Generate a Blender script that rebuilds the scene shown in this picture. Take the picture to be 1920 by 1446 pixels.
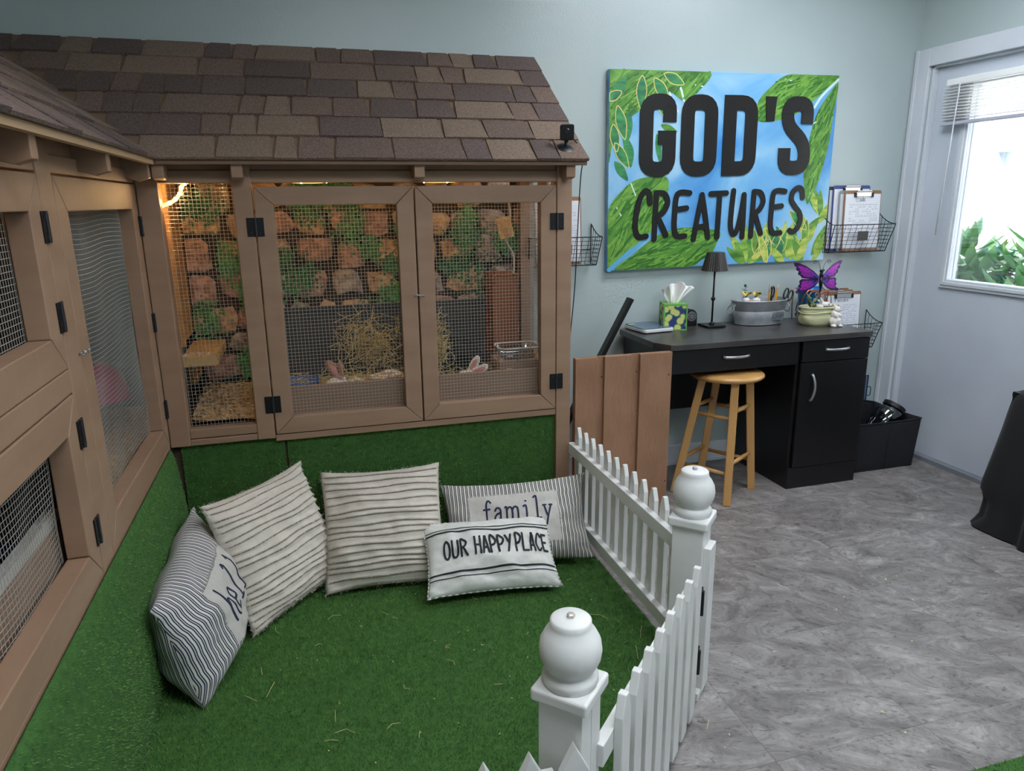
import bpy, bmesh, math, random
from mathutils import Vector, Matrix, noise, Euler

scene = bpy.context.scene
for _o in list(bpy.data.objects):
    bpy.data.objects.remove(_o, do_unlink=True)
COL = scene.collection
rnd = random.Random(11)
PI = math.pi

# ------------------------------------------------------------------ camera
CAM_H = 1.37
YAW, PITCH, ROLL, FPX = math.radians(16.048), math.radians(-14.533), math.radians(-0.640), 1337.64
_f = Vector((math.sin(YAW) * math.cos(PITCH), math.cos(YAW) * math.cos(PITCH), math.sin(PITCH)))
_r = Vector((math.cos(YAW), -math.sin(YAW), 0))
_u = _r.cross(_f)
_r2 = _r * math.cos(ROLL) + _u * math.sin(ROLL)
_u2 = -_r * math.sin(ROLL) + _u * math.cos(ROLL)
cd = bpy.data.cameras.new('camera')
cam = bpy.data.objects.new('camera', cd)
COL.objects.link(cam)
cm = Matrix((( _r2.x, _u2.x, -_f.x, 0), (_r2.y, _u2.y, -_f.y, -2.337 * CAM_H), (_r2.z, _u2.z, -_f.z, CAM_H), (0, 0, 0, 1)))
cam.matrix_world = cm
cd.sensor_fit = 'HORIZONTAL'
cd.sensor_width = 36.0
cd.lens = FPX / 1920 * 36
cd.clip_start = 0.02
scene.camera = cam

# ------------------------------------------------------------------ world, sun, exposure
w = bpy.data.worlds.new('world')
scene.world = w
w.use_nodes = True
w.node_tree.nodes['Background'].inputs[0].default_value = (0.62, 0.78, 1.0, 1)
w.node_tree.nodes['Background'].inputs[1].default_value = 5.0
sd = bpy.data.lights.new('sun', 'SUN')
sd.energy = 16.0
sd.angle = 0.02
sd.color = (1.0, 0.95, 0.86)
sun = bpy.data.objects.new('sun', sd)
COL.objects.link(sun)
sun.location = (0, 0, 8)
sun.rotation_euler = Vector((0.55, 0.35, -0.75)).to_track_quat('-Z', 'Y').to_euler()
scene.view_settings.view_transform = 'Standard'
scene.view_settings.look = 'None'
scene.view_settings.gamma = 1.0
scene.view_settings.use_curve_mapping = False
scene.view_settings.exposure = 0.24
CEIL = 2.6
TROFFER_STRENGTH = 13.0
TROFFERS = [(1.95, -1.0), (0.45, -2.75), (2.2, -3.3)]


# ------------------------------------------------------------------ helpers
def lin(c):
    o = []
    for v in c[:3]:
        v = v / 255.0
        o.append(v / 12.92 if v <= 0.04045 else ((v + 0.055) / 1.055) ** 2.4)
    return (o[0], o[1], o[2], 1.0)


MATS = {}


def mat(name, col, rough=0.6, metal=0.0, col2=None, var=0.5, vscale=6.0, stretch=(1, 1, 1), detail=4.0,
        bump=0.0, bscale=80.0, bstretch=None, spec=0.5, emit=0.0, emitcol=None, sheen=0.0, coat=0.0, ramp=(0.35, 0.65)):
    if name in MATS:
        return MATS[name]
    m = bpy.data.materials.new(name)
    m.use_nodes = True
    nt = m.node_tree
    n, l = nt.nodes, nt.links
    b = n['Principled BSDF']
    b.inputs['Base Color'].default_value = lin(col)
    b.inputs['Roughness'].default_value = rough
    b.inputs['Metallic'].default_value = metal
    b.inputs['Specular IOR Level'].default_value = spec
    b.inputs['Coat Weight'].default_value = coat
    if sheen:
        b.inputs['Sheen Weight'].default_value = sheen
    if emit:
        b.inputs['Emission Color'].default_value = lin(emitcol or col)
        b.inputs['Emission Strength'].default_value = emit
    if col2 is not None or bump:
        tc = n.new('ShaderNodeTexCoord')
        oi = n.new('ShaderNodeObjectInfo')
        mul = n.new('ShaderNodeMath'); mul.operation = 'MULTIPLY'; mul.inputs[1].default_value = 37.0
        l.new(oi.outputs['Random'], mul.inputs[0])
        add = n.new('ShaderNodeVectorMath'); add.operation = 'ADD'
        l.new(tc.outputs['Object'], add.inputs[0])
        l.new(mul.outputs[0], add.inputs[1])
    if col2 is not None:
        mp = n.new('ShaderNodeMapping'); mp.inputs['Scale'].default_value = stretch
        l.new(add.outputs[0], mp.inputs[0])
        nz = n.new('ShaderNodeTexNoise'); nz.inputs['Scale'].default_value = vscale; nz.inputs['Detail'].default_value = detail
        l.new(mp.outputs[0], nz.inputs['Vector'])
        cr = n.new('ShaderNodeValToRGB')
        cr.color_ramp.elements[0].position = ramp[0]; cr.color_ramp.elements[1].position = ramp[1]
        cr.color_ramp.elements[0].color = lin(col); cr.color_ramp.elements[1].color = lin(col2)
        l.new(nz.outputs['Fac'], cr.inputs[0])
        l.new(cr.outputs[0], b.inputs['Base Color'])
    if bump:
        mp2 = n.new('ShaderNodeMapping'); mp2.inputs['Scale'].default_value = bstretch or (1, 1, 1)
        l.new(add.outputs[0], mp2.inputs[0])
        nb = n.new('ShaderNodeTexNoise'); nb.inputs['Scale'].default_value = bscale; nb.inputs['Detail'].default_value = 3
        l.new(mp2.outputs[0], nb.inputs['Vector'])
        bp = n.new('ShaderNodeBump'); bp.inputs['Strength'].default_value = bump; bp.inputs['Distance'].default_value = 0.004
        l.new(nb.outputs['Fac'], bp.inputs['Height'])
        l.new(bp.outputs[0], b.inputs['Normal'])
    MATS[name] = m
    return m


def thin_glass(name, tint=(255, 255, 255), gloss=0.08, rough=0.02):
    if name in MATS:
        return MATS[name]
    m = bpy.data.materials.new(name)
    m.use_nodes = True
    nt = m.node_tree
    n, l = nt.nodes, nt.links
    n.remove(n['Principled BSDF'])
    tr = n.new('ShaderNodeBsdfTransparent'); tr.inputs[0].default_value = lin(tint)
    gl = n.new('ShaderNodeBsdfGlossy'); gl.inputs['Roughness'].default_value = rough
    fr = n.new('ShaderNodeLayerWeight'); fr.inputs[0].default_value = 0.35
    ad = n.new('ShaderNodeMath'); ad.operation = 'MULTIPLY_ADD'; ad.inputs[1].default_value = 0.5; ad.inputs[2].default_value = gloss
    l.new(fr.outputs['Fresnel'], ad.inputs[0])
    mx = n.new('ShaderNodeMixShader')
    l.new(ad.outputs[0], mx.inputs[0]); l.new(tr.outputs[0], mx.inputs[1]); l.new(gl.outputs[0], mx.inputs[2])
    l.new(mx.outputs[0], n['Material Output'].inputs[0])
    MATS[name] = m
    return m


def wpos(o):
    p = Vector((0, 0, 0))
    while o is not None:
        p += o.location
        o = o.parent
    return p


class MB:
    def __init__(s):
        s.v = []; s.f = []

    def add(s, vs, fs):
        k = len(s.v)
        s.v += [Vector(p) for p in vs]
        s.f += [tuple(i + k for i in f) for f in fs]
        return s

    def box(s, x0, x1, y0, y1, z0, z1, M=None):
        vs = [Vector(p) for p in ((x0, y0, z0), (x1, y0, z0), (x1, y1, z0), (x0, y1, z0), (x0, y0, z1), (x1, y0, z1), (x1, y1, z1), (x0, y1, z1))]
        if M is not None:
            vs = [M @ p for p in vs]
        return s.add(vs, [(0, 3, 2, 1), (4, 5, 6, 7), (0, 1, 5, 4), (1, 2, 6, 5), (2, 3, 7, 6), (3, 0, 4, 7)])

    def bar(s, p, q, wd, ht, up=(0, 0, 1), w2=None, h2=None):
        p, q = Vector(p), Vector(q)
        d = (q - p).normalized()
        up = Vector(up)
        if abs(d.dot(up)) > 0.98:
            up = Vector((0, 1, 0))
        sx = d.cross(up).normalized(); sy = sx.cross(d)
        w2 = wd if w2 is None else w2; h2 = ht if h2 is None else h2
        vs = []
        for c, a, b in ((p, wd, ht), (q, w2, h2)):
            for i, j in ((-1, -1), (1, -1), (1, 1), (-1, 1)):
                vs.append(c + sx * i * a / 2 + sy * j * b / 2)
        return s.add(vs, [(0, 1, 2, 3), (7, 6, 5, 4), (0, 4, 5, 1), (1, 5, 6, 2), (2, 6, 7, 3), (3, 7, 4, 0)])

    def tube(s, pts, r, n=8, closed=False):
        pts = [Vector(p) for p in pts]
        N = len(pts)
        if N < 2:
            return s
        rr = r if isinstance(r, (list, tuple)) else [r] * N
        ref = Vector((0.13, 0.27, 0.95))
        vs = []
        prev = None
        for i, p in enumerate(pts):
            a = pts[(i - 1) % N] if (closed or i > 0) else p
            b = pts[(i + 1) % N] if (closed or i < N - 1) else p
            d = (b - a)
            d = d.normalized() if d.length > 1e-9 else Vector((0, 0, 1))
            if prev is None:
                sx = d.cross(ref)
                if sx.length < 1e-3:
                    sx = d.cross(Vector((1, 0, 0)))
                sx.normalize()
            else:
                sx = prev - d * prev.dot(d)
                if sx.length < 1e-6:
                    sx = d.cross(ref)
                sx.normalize()
            prev = sx
            sy = d.cross(sx)
            for k in range(n):
                t = 2 * PI * k / n
                vs.append(p + (sx * math.cos(t) + sy * math.sin(t)) * rr[i])
        fs = []
        M_ = N if closed else N - 1
        for i in range(M_):
            j = (i + 1) % N
            for k in range(n):
                k2 = (k + 1) % n
                fs.append((i * n + k, i * n + k2, j * n + k2, j * n + k))
        if not closed:
            fs.append(tuple(range(n - 1, -1, -1)))
            fs.append(tuple((N - 1) * n + k for k in range(n)))
        return s.add(vs, fs)

    def lathe(s, prof, n=24, c=(0, 0, 0), M=None, sx=1.0, sy=1.0, cap=True):
        c = Vector(c)
        vs = []
        for r, z in prof:
            for k in range(n):
                t = 2 * PI * k / n
                p = Vector((r * math.cos(t) * sx, r * math.sin(t) * sy, z))
                if M is not None:
                    p = M @ p
                vs.append(p + c)
        fs = []
        for i in range(len(prof) - 1):
            for k in range(n):
                k2 = (k + 1) % n
                fs.append((i * n + k, i * n + k2, (i + 1) * n + k2, (i + 1) * n + k))
        if cap:
            if prof[0][0] > 1e-6:
                fs.append(tuple(range(n - 1, -1, -1)))
            if prof[-1][0] > 1e-6:
                fs.append(tuple((len(prof) - 1) * n + k for k in range(n)))
        return s.add(vs, fs)

    def prism(s, poly, d0, d1, fn):
        n = len(poly)
        vs = [fn(x, y, d0) for x, y in poly] + [fn(x, y, d1) for x, y in poly]
        fs = [tuple(range(n)), tuple(range(2 * n - 1, n - 1, -1))]
        for i in range(n):
            j = (i + 1) % n
            fs.append((i, i + n, j + n, j))
        return s.add(vs, fs)

    def grid(s, fn, nu, nv, cu=False, cv=False):
        vs = []
        for i in range(nu):
            for j in range(nv):
                vs.append(fn(i / (nu if cu else nu - 1), j / (nv if cv else nv - 1)))
        fs = []
        for i in range(nu if cu else nu - 1):
            for j in range(nv if cv else nv - 1):
                a, b = i * nv + j, ((i + 1) % nu) * nv + j
                c, d = ((i + 1) % nu) * nv + (j + 1) % nv, i * nv + (j + 1) % nv
                fs.append((a, b, c, d))
        return s.add(vs, fs)

    def ball(s, c, rx, ry=None, rz=None, n=16, m=10, M=None):
        ry = rx if ry is None else ry; rz = rx if rz is None else rz
        c = Vector(c)
        prof = [(math.sin(PI * i / m), -math.cos(PI * i / m)) for i in range(m + 1)]
        vs = []
        for r, z in prof:
            for k in range(n):
                t = 2 * PI * k / n
                p = Vector((r * math.cos(t) * rx, r * math.sin(t) * ry, z * rz))
                if M is not None:
                    p = M @ p
                vs.append(p + c)
        fs = []
        for i in range(m):
            for k in range(n):
                k2 = (k + 1) % n
                fs.append((i * n + k, i * n + k2, (i + 1) * n + k2, (i + 1) * n + k))
        return s.add(vs, fs)

    def stroke(s, path, wd, fn, d0, d1, closed=False):
        """ribbon along a 2-D path, mapped by fn(x, y, d)"""
        P = [Vector((a, b)) for a, b in path]
        N = len(P)
        hw = wd / 2
        L, R = [], []
        for i, p in enumerate(P):
            a = P[(i - 1) % N] if (closed or i > 0) else None
            b = P[(i + 1) % N] if (closed or i < N - 1) else None
            d1_ = (p - a).normalized() if a is not None and (p - a).length > 1e-9 else None
            d2_ = (b - p).normalized() if b is not None and (b - p).length > 1e-9 else None
            if d1_ is None: d1_ = d2_
            if d2_ is None: d2_ = d1_
            n1 = Vector((-d1_.y, d1_.x)); n2 = Vector((-d2_.y, d2_.x))
            m_ = (n1 + n2)
            if m_.length < 1e-6:
                m_ = n1
            m_.normalize()
            k = min(1.6, 1.0 / max(0.4, m_.dot(n1)))
            L.append(p + m_ * hw * k); R.append(p - m_ * hw * k)
        vs = [fn(a.x, a.y, d1) for a in L] + [fn(a.x, a.y, d1) for a in R] + [fn(a.x, a.y, d0) for a in L] + [fn(a.x, a.y, d0) for a in R]
        fs = []
        for i in range(N if closed else N - 1):
            j = (i + 1) % N
            fs += [(i, N + i, N + j, j), (2 * N + i, i, j, 2 * N + j), (N + i, 3 * N + i, 3 * N + j, N + j)]
        s.add(vs, fs)
        if not closed:      # round ends
            for e, q in ((0, 1), (N - 1, N - 2)):
                d = (P[e] - P[q]).normalized() if (P[e] - P[q]).length > 1e-9 else Vector((1, 0))
                a0 = math.atan2(d.y, d.x)
                arc = [P[e] + Vector((math.cos(a0 + t), math.sin(a0 + t))) * hw for t in [-PI / 2 + PI * k / 6 for k in range(7)]]
                s.prism([(a.x, a.y) for a in arc], d1, d0, fn)
        return s

    def build(s, name, m, parent=None, smooth=False, bevel=0.0, world=True, loc=None, seg=2, auto=None):
        me = bpy.data.meshes.new(name)
        off = Vector((0, 0, 0))
        if world and parent is not None:
            off = wpos(parent)
        if loc is not None:
            off = off + (Vector(loc) if not world or parent is None else Vector(loc) - wpos(parent))
        me.from_pydata([tuple(p - off) for p in s.v], [], s.f)
        me.update()
        o = bpy.data.objects.new(name, me)
        COL.objects.link(o)
        if parent is not None:
            o.parent = parent
            if loc is not None:
                o.location = off - (wpos(parent) if world else Vector((0, 0, 0)))
        elif loc is not None:
            o.location = loc
        if m is not None:
            me.materials.append(m)
        if smooth:
            for p in me.polygons:
                p.use_smooth = True
            if auto:
                md = o.modifiers.new('split', 'EDGE_SPLIT'); md.split_angle = math.radians(auto)
        if bevel:
            md = o.modifiers.new('bevel', 'BEVEL')
            md.width = bevel; md.segments = seg; md.limit_method = 'ANGLE'; md.angle_limit = math.radians(40)
        return o


def tag(o, label=None, cat=None, group=None, kind=None):
    if label: o['label'] = label
    if cat: o['category'] = cat
    if group: o['group'] = group
    if kind: o['kind'] = kind
    return o


def thing(name, label, cat, loc=(0, 0, 0), rot=(0, 0, 0), group=None):
    o = bpy.data.objects.new(name, None)
    COL.objects.link(o)
    o.location = loc; o.rotation_euler = rot
    o.empty_display_size = 0.05
    return tag(o, label, cat, group)


def part_copy(src, parent, loc=None, rot=None, m=None):
    c = src.copy()
    COL.objects.link(c)
    c.parent = parent
    if loc is not None: c.location = loc
    if rot is not None: c.rotation_euler = rot
    return c


def smooth_path(P, n=6, closed=False):
    P = [Vector(p) for p in P]
    out = []
    N = len(P)
    for i in range(N if closed else N - 1):
        p0 = P[(i - 1) % N] if (closed or i > 0) else P[0]
        p1, p2 = P[i], P[(i + 1) % N]
        p3 = P[(i + 2) % N] if (closed or i < N - 2) else P[-1]
        for k in range(n):
            t = k / n
            out.append(0.5 * ((2 * p1) + (p2 - p0) * t + (2 * p0 - 5 * p1 + 4 * p2 - p3) * t * t + (3 * p1 - p0 - 3 * p2 + p3) * t ** 3))
    if not closed:
        out.append(P[-1])
    return out


def dense(path, step):
    P = [Vector(p) for p in path]
    out = [P[0]]
    for a, b in zip(P, P[1:]):
        k = max(1, int((b - a).length / step))
        for i in range(1, k + 1):
            out.append(a.lerp(b, i / k))
    return out


# ------------------------------------------------------------------ materials
TAN = mat('tan_paint', (160, 129, 105), 0.5, col2=(150, 119, 96), vscale=3.0, stretch=(1, 1, 6), bump=0.25, bscale=30, bstretch=(1, 1, .2))
TANROUGH = mat('tan_rough_siding', (160, 120, 92), 0.6, col2=(146, 107, 80), vscale=7.0, bump=0.9, bscale=60, bstretch=(1, 1, .35))
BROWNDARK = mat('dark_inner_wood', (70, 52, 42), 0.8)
WHITEP = mat('white_fence_paint', (233, 233, 230), 0.38, col2=(222, 222, 219), vscale=8, bump=0.15, bscale=40)
BLACKM = mat('black_metal', (24, 24, 27), 0.4, metal=0.3)
STEEL = mat('zinc_steel', (190, 190, 195), 0.3, metal=1.0)
WIRE = mat('galvanised_wire', (172, 170, 163), 0.4, metal=0.35)
TURFBASE = mat('turf_backing', (64, 106, 46), 0.95, col2=(50, 90, 38), vscale=60)
TURF = mat('turf_blades', (116, 160, 80), 0.5, col2=(76, 122, 54), vscale=45, detail=2, ramp=(.3, .7))
HAY = mat('hay', (214, 196, 134), 0.8, col2=(176, 154, 92), vscale=30)
PINE = mat('pine_wood', (214, 176, 112), 0.5, col2=(190, 146, 84), vscale=5, stretch=(1, 1, 8))
BLACKD = mat('black_laminate', (19, 17, 19), 0.4, col2=(15, 14, 16), vscale=12)
DARKTOP = mat('dark_desk_top', (54, 51, 51), 0.3, col2=(72, 68, 68), vscale=9, detail=6)


# ------------------------------------------------------------------ room shell
def wall_material():
    m = mat('wall_paint', (178, 191, 190), 0.30, col2=(172, 185, 185), vscale=1.5, bump=0.12, bscale=140)
    return m


WALLM = wall_material()
TRIMM = mat('white_trim_paint', (214, 218, 224), 0.35, col2=(204, 209, 216), vscale=4)
DOORM = mat('white_door_paint', (206, 212, 222), 0.4, col2=(198, 204, 215), vscale=3)


def floor_material():
    m = bpy.data.materials.new('marbled_vinyl')
    m.use_nodes = True
    nt = m.node_tree; n, l = nt.nodes, nt.links
    b = n['Principled BSDF']
    b.inputs['Roughness'].default_value = 0.42
    tc = n.new('ShaderNodeTexCoord'); oi = n.new('ShaderNodeObjectInfo')
    rot = n.new('ShaderNodeVectorRotate'); rot.rotation_type = 'Z_AXIS'
    mr = n.new('ShaderNodeMath'); mr.operation = 'MULTIPLY'; mr.inputs[1].default_value = 0.9
    l.new(oi.outputs['Random'], mr.inputs[0]); l.new(mr.outputs[0], rot.inputs['Angle'])
    l.new(tc.outputs['Object'], rot.inputs['Vector'])
    mu = n.new('ShaderNodeMath'); mu.operation = 'MULTIPLY'; mu.inputs[1].default_value = 53
    l.new(oi.outputs['Random'], mu.inputs[0])
    ad = n.new('ShaderNodeVectorMath'); ad.operation = 'ADD'
    l.new(rot.outputs[0], ad.inputs[0]); l.new(mu.outputs[0], ad.inputs[1])
    mp = n.new('ShaderNodeMapping'); mp.inputs['Scale'].default_value = (1, 1.7, 1)
    l.new(ad.outputs[0], mp.inputs[0])
    n1 = n.new('ShaderNodeTexNoise'); n1.inputs['Scale'].default_value = 5.5; n1.inputs['Detail'].default_value = 8
    n1.inputs['Roughness'].default_value = 0.78; n1.inputs['Distortion'].default_value = 0.9
    l.new(mp.outputs[0], n1.inputs['Vector'])
    r1 = n.new('ShaderNodeValToRGB')
    e = r1.color_ramp.elements
    e[0].position = 0.32; e[0].color = lin((92, 87, 86))
    e[1].position = 0.72; e[1].color = lin((184, 178, 174))
    e.new(0.46).color = lin((124, 118, 116)); e.new(0.56).color = lin((146, 140, 138))
    l.new(n1.outputs['Fac'], r1.inputs[0])
    n2 = n.new('ShaderNodeTexNoise'); n2.inputs['Scale'].default_value = 26; n2.inputs['Detail'].default_value = 5
    n2.inputs['Distortion'].default_value = 2.0
    l.new(mp.outputs[0], n2.inputs['Vector'])
    r2 = n.new('ShaderNodeValToRGB'); r2.color_ramp.elements[0].position = 0.3; r2.color_ramp.elements[1].position = 0.44
    r2.color_ramp.elements[0].color = lin((150, 150, 152)); r2.color_ramp.elements[1].color = (1, 1, 1, 1)
    l.new(n2.outputs['Fac'], r2.inputs[0])
    mx = n.new('ShaderNodeMix'); mx.data_type = 'RGBA'; mx.blend_type = 'MULTIPLY'; mx.inputs[0].default_value = 0.75
    l.new(r1.outputs[0], mx.inputs[6]); l.new(r2.outputs[0], mx.inputs[7])
    l.new(mx.outputs[2], b.inputs['Base Color'])
    bp = n.new('ShaderNodeBump'); bp.inputs['Strength'].default_value = 0.12; bp.inputs['Distance'].default_value = 0.003
    l.new(n2.outputs['Fac'], bp.inputs['Height']); l.new(bp.outputs[0], b.inputs['Normal'])
    return m


FLOORM = floor_material()
XL_, XR_, YB_ = -1.15, 3.095, -4.7
fl = tag(MB().box(XL_, XR_ + 0.12, YB_, 0.0, -0.06, -0.002).build('floor', mat('floor_joint', (104, 101, 102), 0.8)), kind='structure')
T = 0.455
tile0 = None
k = 0
for i in range(-4, 8):
    for j in range(-7, 4):
        x0, y0 = 0.13 + i * T, -1.492 + j * T
        x1, y1 = x0 + T, y0 + T
        cx0, cx1, cy0, cy1 = max(x0, XL_), min(x1, XR_), max(y0, YB_), min(y1, -0.001)
        if cx1 - cx0 < 0.03 or cy1 - cy0 < 0.03:
            continue
        if cx1 < 0.93 and cy0 > -2.2:      # wholly under the turf and the hutch
            continue
        if y1 < -3.6:
            continue
        g = 0.0004
        full = abs(cx1 - cx0 - T) < 1e-4 and abs(cy1 - cy0 - T) < 1e-4
        if full and tile0 is not None:
            t = tile0.copy(); COL.objects.link(t); t.location = ((x0 + x1) / 2, (y0 + y1) / 2, 0)
        else:
            mb = MB().box(cx0 + g, cx1 - g, cy0 + g, cy1 - g, -0.004, 0.0)
            t = mb.build('floor_tile', FLOORM, fl, loc=((x0 + x1) / 2, (y0 + y1) / 2, 0))
            if full:
                tile0 = t
tag(MB().box(XL_, XR_ + 0.12, 0.0, 0.12, 0, CEIL).build('wall_back', WALLM), kind='structure')
tag(MB().box(XL_ - 0.12, XL_, YB_, 0.12, 0, CEIL).build('wall_left', WALLM), kind='structure')
tag(MB().box(XL_, XR_, YB_ - 0.12, YB_, 0, CEIL).build('wall_front', WALLM), kind='structure')
tag(MB().box(XL_ - .12, XR_ + .12, YB_ - .12, .12, CEIL, CEIL + 0.1).build('ceiling', mat('ceiling_white', (225, 226, 224), 0.8)), kind='structure')
DY0, DY1, DZ = -0.10, -1.03, 2.0
mb = MB().box(XR_, XR_ + .12, DY0, 0.0, 0, CEIL).box(XR_, XR_ + .12, DY1, DY0, DZ, CEIL).box(XR_, XR_ + .12, YB_, DY1, 0, CEIL)
tag(mb.build('wall_right', WALLM), kind='structure')
# door casing, jamb and door
mb = MB().box(XR_ - .02, XR_, DY0 + .005, -.004, 0, DZ + .08).box(XR_ - .021, XR_, DY1 - .09, DY0 + .005, DZ - .005, DZ + .08).box(XR_ - .02, XR_, DY1 - .09, DY1 + .005, 0, DZ - .005)
mb.box(XR_ - .027, XR_ - .018, -.03, -.006, 0, DZ + .08)
tag(mb.build('trim_1', TRIMM, bevel=.004), kind='structure')
mb = MB().box(XR_, XR_ + .12, DY0 - .014, DY0, 0, DZ).box(XR_, XR_ + .12, DY1, DY0, DZ - .014, DZ).box(XR_ + .075, XR_ + .12, DY0 - .03, DY0 - .014, 0, DZ - .014)
tag(mb.build('trim_2', TRIMM, bevel=.002), kind='structure')
tag(MB().box(XR_ - .004, XR_ + .12, DY1, DY0, -.002, .022).build('trim_3', mat('threshold', (150, 155, 162), .4, metal=.4)), kind='structure')
DX0, DX1 = XR_ + .030, XR_ + .072
GY0, GY1, GZ0, GZ1 = -.335, -.84, .962, 1.88
mb = MB()
mb.box(DX0, DX1, GY0 + .0, DY0 - .016, .024, DZ - .017).box(DX0, DX1, DY1 + .004, GY1, .024, DZ - .017)
mb.box(DX0, DX1, GY1, GY0, .024, GZ0).box(DX0, DX1, GY1, GY0, GZ1, DZ - .017)
door = tag(mb.build('door_1', DOORM), kind='structure')
mb = MB()
for a in (0, 1):
    xo = DX0 - .012 if a == 0 else DX0 - .018
    e0, e1 = (.045, 0.0) if a == 0 else (.03, .012)
    mb.box(xo, DX0, GY0 + e1, GY0 + e0, GZ0 - e0, GZ1 + e0).box(xo, DX0, GY1 - e0, GY1 - e1, GZ0 - e0, GZ1 + e0)
    mb.box(xo, DX0, GY1 - e1, GY0 + e1, GZ0 - e0, GZ0 - e1).box(xo, DX0, GY1 - e1, GY0 + e1, GZ1 + e1, GZ1 + e0)
tag(mb.build('window_frame', TRIMM, door, bevel=.003))
tag(MB().box(DX0 + .018, DX0 + .022, GY1, GY0, GZ0, GZ1).build('pane', thin_glass('door_glass'), door))
# baseboards
tag(MB().box(1.02, XR_ - .02, -.014, 0, 0, .11).box(1.02, XR_ - .02, -.018, 0, 0, .02).build('baseboard_back', TRIMM, bevel=.003), kind='structure')
# mini blind on the door, drawn up
bl = thing('window_blind', 'white slatted blind drawn up at the top of the door window', 'blind', (DX0 - .04, -.55, 1.70))
SLAT = mat('blind_slat', (244, 244, 242), .45)
MB().box(DX0 - .05, DX0 - .02, -.90, -.215, 1.885, 1.915).build('head_rail', SLAT, bl, bevel=.003)
s0 = None
for i in range(11):
    z = 1.872 - i * .0142
    if s0 is None:
        s0 = MB().box(DX0 - .05, DX0 - .022, -.895, -.205, z - .0012, z + .0012, ).build('slat', SLAT, bl, loc=(DX0 - .036, -.55, z))
        s0.rotation_euler = (0, .08, 0)
    else:
        part_copy(s0, bl, (s0.location.x, s0.location.y, z - 1.70))
MB().box(DX0 - .05, DX0 - .022, -.895, -.205, 1.702, 1.718).build('bottom_rail', mat('blind_rail', (186, 186, 200), .5), bl, bevel=.003)
MB().tube([(DX0 - .058, -.30, 1.885), (DX0 - .058, -.30, 1.87), (DX0 - .056, -.275, 1.18)], .0035, 8).build('wand', mat('clear_wand', (225, 228, 232), .2), bl, smooth=True)
# ceiling troffers (the room's lamps)
LAMPM = mat('troffer_diffuser', (250, 252, 255), .5, emit=TROFFER_STRENGTH, emitcol=(240, 246, 254))
for i, (tx, ty) in enumerate(TROFFERS):
    t = thing('ceiling_light', ['flat white ceiling light panel above the desk', 'flat white ceiling light panel above the turf pen', 'flat white ceiling light panel at the front of the room'][i], 'ceiling light', (tx, ty, CEIL - .03))
    MB().box(tx - .62, tx + .62, ty - .32, ty + .32, CEIL - .028, CEIL - .001).build('frame', TRIMM, t)
    MB().box(tx - .58, tx + .58, ty - .28, ty + .28, CEIL - .032, CEIL - .0285).build('diffuser', LAMPM, t)

# ------------------------------------------------------------------ outside the door
tag(MB().box(XR_ + .12, 9, -6, 6, -.15, -.06).build('ground_outside', mat('outside_concrete', (190, 186, 178), .9)), kind='structure')
nb = thing('neighbouring_building', 'white sunlit building wall with a framed window outside the door', 'building', (5.25, 0, -.06))
WB = mat('white_stucco', (240, 238, 232), .8)
MB().box(5.2, 5.5, -6, .95, -.06, 4).box(5.2, 5.5, 1.27, 6, -.06, 4).box(5.2, 5.5, .95, 1.27, -.06, 1.27).box(5.2, 5.5, .95, 1.27, 1.70, 4).build('wall', WB, nb)
wn = MB().box(5.17, 5.21, .92, .96, 1.24, 1.73).box(5.17, 5.21, 1.26, 1.30, 1.24, 1.73).box(5.17, 5.21, .96, 1.26, 1.69, 1.73).box(5.16, 5.21, .90, 1.32, 1.22, 1.255).build('window_frame', mat('pale_frame', (205, 205, 208), .6), nb)
MB().box(5.26, 5.27, .94, 1.28, 1.26, 1.71).build('pane', mat('window_dark_pane', (225, 228, 230), .2), wn)
LEAFM = mat('shrub_leaf', (84, 140, 84), .3, col2=(140, 184, 122), vscale=9)


def leaf_blade(mb, base, d, up, L, W, curl=.25, n=5):
    d = Vector(d).normalized(); up = Vector(up)
    sx = d.cross(up)
    if sx.length < 1e-4:
        sx = d.cross(Vector((1, 0, 0)))
    sx.normalize(); nn = sx.cross(d)
    base = Vector(base)
    vs = []
    for i in range(n + 1):
        t = i / n
        wd = W * math.sin(PI * min(.97, t * .92 + .08)) / 2
        c = base + d * L * t - nn * (-curl) * L * t * t * -1
        vs += [c - sx * wd + nn * wd * .25, c, c + sx * wd + nn * wd * .25]
    fs = []
    for i in range(n):
        a = i * 3
        fs += [(a, a + 1, a + 4, a + 3), (a + 1, a + 2, a + 5, a + 4)]
    mb.add(vs, fs)


for (sx_, sy_, lab) in ((3.72, .10, 'broad green leafed shrub outside, nearest the window sill corner'), (3.80, -.32, 'broad green leafed shrub outside, right of the other shrub')):
    sh = thing('garden_shrub', lab, 'shrub', (sx_, sy_, -.06), group='shrubs outside the door')
    mb = MB()
    for i in range(7):
        a = rnd.uniform(0, 6.28)
        mb.tube([(sx_, sy_, -.06), (sx_ + .08 * math.cos(a), sy_ + .08 * math.sin(a), .5), (sx_ + .2 * math.cos(a), sy_ + .2 * math.sin(a), .98)], [.012, .009, .005], 6)
    mb.build('stem', mat('shrub_stem', (96, 84, 58), .8), sh, smooth=True)
    mb = MB()
    for i in range(280):
        a = rnd.uniform(0, 6.28); r = rnd.uniform(.02, .27); z = rnd.uniform(.62, 1.12) - r * .3
        el = rnd.uniform(-.3, .7)
        leaf_blade(mb, (sx_ + r * math.cos(a), sy_ + r * math.sin(a), z), (math.cos(a) * math.cos(el), math.sin(a) * math.cos(el), math.sin(el)), (0, 0, 1), rnd.uniform(.12, .21), rnd.uniform(.05, .075), -.35)
    mb.build('foliage', LEAFM, sh, smooth=True)

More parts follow.
